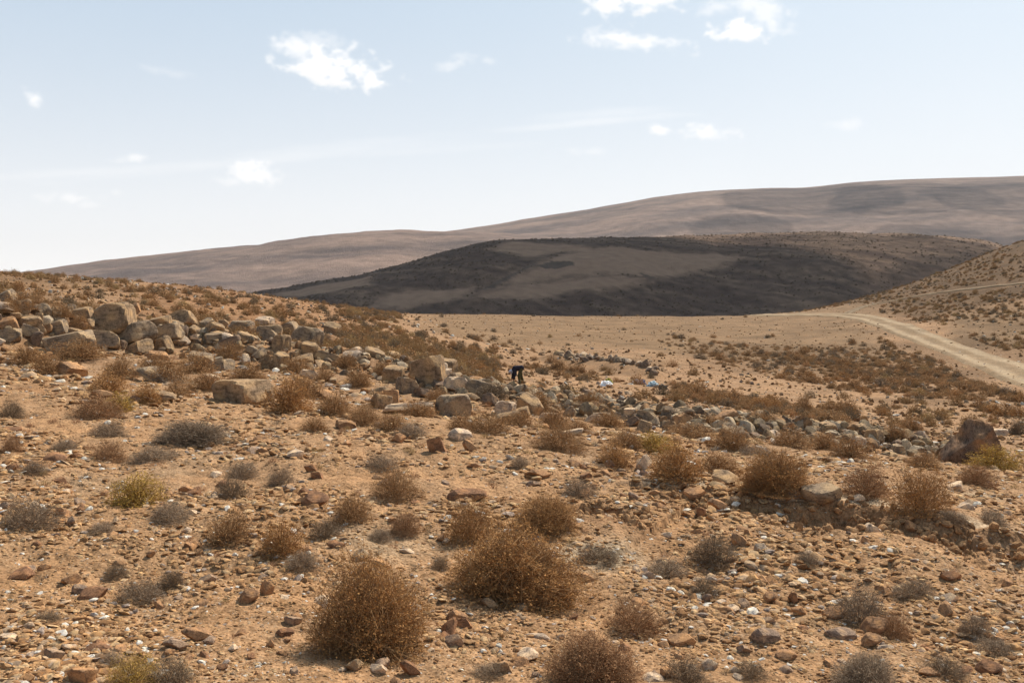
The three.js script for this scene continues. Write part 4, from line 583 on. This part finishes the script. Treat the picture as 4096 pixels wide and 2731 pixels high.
{
  const P = group('person'), f = hit(519, 383.5, 330, 30); P.position.copy(f); P.position.y -= 0.01; P.rotation.y = 0.15;
  const s = 18.6 / F * -f.z / 1.02; P.scale.setScalar(s);
  // facing -x: hips over the feet, trunk bent forward and down, arms hanging
  const hipL = [0.1, 0.86, 0.1], hipR = [0.1, 0.86, -0.1], kneeL = [-0.02, 0.47, 0.13], kneeR = [0.13, 0.46, -0.12], ankL = [0.02, 0.09, 0.15], ankR = [0.26, 0.09, -0.15], chest = [-0.24, 0.86, 0], neck = [-0.38, 0.76, 0], head = [-0.47, 0.7, 0], shL = [-0.3, 0.8, 0.19], shR = [-0.3, 0.8, -0.19], elL = [-0.27, 0.52, 0.22], elR = [-0.31, 0.53, -0.2], wrL = [-0.31, 0.29, 0.17], wrR = [-0.36, 0.31, -0.14];
  const B = (a, ra, b, rb) => [...a, ra, ...b, rb], skin = std([0.34, 0.19, 0.12], { roughness: 0.6 });
  const hand = (w, sgn) => { const L = [B(w, 0.026, [w[0] - 0.02, w[1] - 0.09, w[2]], 0.03)]; for (let i = 0; i < 4; i++) { const z = w[2] + (i - 1.5) * 0.02, y = w[1] - 0.09, l = [0.032, 0.038, 0.036, 0.028][i]; L.push(B([w[0] - 0.02, y, z], 0.0095, [w[0] - 0.045, y - l, z], 0.009), B([w[0] - 0.045, y - l, z], 0.009, [w[0] - 0.03, y - l * 1.9, z], 0.008)); } L.push(B([w[0] - 0.02, w[1] - 0.03, w[2] - sgn * 0.02], 0.012, [w[0] - 0.06, w[1] - 0.075, w[2] - sgn * 0.035], 0.0095)); return L; };
  const limbs = [B(hipL, 0.075, kneeL, 0.052), B(kneeL, 0.05, ankL, 0.035), B(hipR, 0.075, kneeR, 0.052), B(kneeR, 0.05, ankR, 0.035), B([0.1, 0.9, 0], 0.12, chest, 0.125), B(chest, 0.12, neck, 0.055), B(neck, 0.05, head, 0.06), B(shL, 0.05, elL, 0.04), B(elL, 0.038, wrL, 0.027), B(shR, 0.05, elR, 0.04), B(elR, 0.038, wrR, 0.027), B(shL, 0.06, shR, 0.06)];
  const face = [B([-0.46, 0.71, 0], 0.085, [-0.52, 0.64, 0], 0.07), B([-0.56, 0.68, 0], 0.02, [-0.585, 0.665, 0], 0.014), B([-0.53, 0.6, 0.0], 0.03, [-0.55, 0.6, 0], 0.02), B([-0.47, 0.68, 0.085], 0.016, [-0.48, 0.65, 0.09], 0.014), B([-0.47, 0.68, -0.085], 0.016, [-0.48, 0.65, -0.09], 0.014)];
  const clean = (g) => { g.deleteAttribute('uv'); return g; };
  mesh('body', mergeGeometries([clean(blob(limbs, 0.014)), clean(blob(face, 0.006, 0.015)), clean(blob(hand(wrL, 1), 0.004, 0.008)), clean(blob(hand(wrR, -1), 0.004, 0.008))]), skin, P);
  mesh('coat', blob([B([0.13, 0.9, 0.06], 0.145, [-0.22, 0.87, 0.07], 0.15), B([0.13, 0.9, -0.06], 0.145, [-0.22, 0.87, -0.07], 0.15), B([-0.22, 0.86, 0], 0.14, [-0.36, 0.77, 0], 0.085), B(shL, 0.082, elL, 0.068), B(elL, 0.066, [wrL[0], wrL[1] + 0.03, wrL[2]], 0.05), B(shR, 0.082, elR, 0.068), B(elR, 0.066, [wrR[0], wrR[1] + 0.03, wrR[2]], 0.05), B([-0.2, 0.76, 0.09], 0.06, [-0.21, 0.56, 0.1], 0.075), B([-0.2, 0.76, -0.09], 0.06, [-0.21, 0.56, -0.09], 0.075)], 0.014, 0.05), std([0.026, 0.024, 0.034]), P).userData.label = 'dark hip-length coat hanging open';
  mesh('trousers', blob([B([0.12, 0.84, 0.02], 0.13, [0.12, 0.84, -0.02], 0.13), B(hipL, 0.115, kneeL, 0.085), B(kneeL, 0.083, [ankL[0], ankL[1] + 0.01, ankL[2]], 0.07), B(hipR, 0.115, kneeR, 0.085), B(kneeR, 0.083, [ankR[0], ankR[1] + 0.01, ankR[2]], 0.07)], 0.014, 0.04), std([0.075, 0.068, 0.032]), P).userData.label = 'dark olive trousers';
  for (const a of [ankL, ankR]) mesh('shoe', blob([B([a[0] + 0.03, 0.045, a[2]], 0.05, [a[0] - 0.14, 0.035, a[2]], 0.042), B([a[0] + 0.02, 0.05, a[2]], 0.05, a, 0.05)], 0.008, 0.03), std([0.03, 0.025, 0.02]), P);
  mesh('head_scarf', blob([B([-0.44, 0.73, 0], 0.098, [-0.49, 0.7, 0], 0.092), B([-0.4, 0.74, 0], 0.075, [-0.36, 0.7, 0], 0.07), B([-0.43, 0.66, 0.05], 0.05, [-0.42, 0.58, 0.03], 0.035)], 0.008, 0.03), std([0.5, 0.5, 0.56]), P).userData.label = 'pale bluish head scarf';
  tag(P, 'person in a dark coat and olive trousers bending over to the ground beyond the wall', 'person');
}
function litter(name, px, py, w, h, rgb, label, category, seed) {
  const f = hit(px, py, 330, 30), D = -f.z, g = new THREE.IcosahedronGeometry(0.5, 9), p = g.attributes.position, v = new THREE.Vector3();
  for (let k = 0; k < p.count; k++) { v.fromBufferAttribute(p, k); const q = 1 + 0.55 * (Math.abs(n3(v.x * 5 + seed, v.y * 5, v.z * 5)) - 0.25) + 0.5 * n3(v.x * 2.3, v.y * 2.3 + seed, v.z * 2.3); p.setXYZ(k, v.x * q, Math.max(-0.12, v.y * q), v.z * q); }
  g.deleteAttribute('uv'); g.deleteAttribute('normal'); const c = toCreasedNormals(mergeVertices(g), 0.7), m = mesh(name, c, std(rgb, { roughness: 0.45 }));
  m.scale.set(w / F * D, h / F * D * 1.5, w / F * D * 0.8); m.position.set(f.x, f.y + h / F * D * 0.14, f.z); m.rotation.y = seed; tag(m, label, category);
}
litter('plastic_sheet', 606, 385.5, 14, 6, [0.85, 0.85, 0.85], 'crumpled white plastic sheet on the ground right of the person', 'plastic', 1);
litter('plastic_bag', 636, 383, 8, 5, [0.75, 0.76, 0.8], 'white plastic bag under a dark shrub right of the plastic sheet', 'bag', 2);
litter('blue_bag', 642, 383.4, 8, 5, [0.24, 0.24, 0.33], 'violet-blue bag touching the white plastic bag', 'bag', 3);
litter('sack', 652.5, 386, 12, 6, [0.36, 0.44, 0.47], 'pale turquoise sack lying among brown shrubs', 'sack', 4);
litter('jerrycan', 609, 382.6, 9, 5, [0.3, 0.25, 0.03], 'olive-yellow container behind the white plastic sheet', 'container', 5);
litter('black_bag', 663, 388.5, 8, 5, [0.04, 0.04, 0.045], 'dark bag with a pale rim, farthest right of the litter', 'bag', 6);
renderer.render(scene, camera);
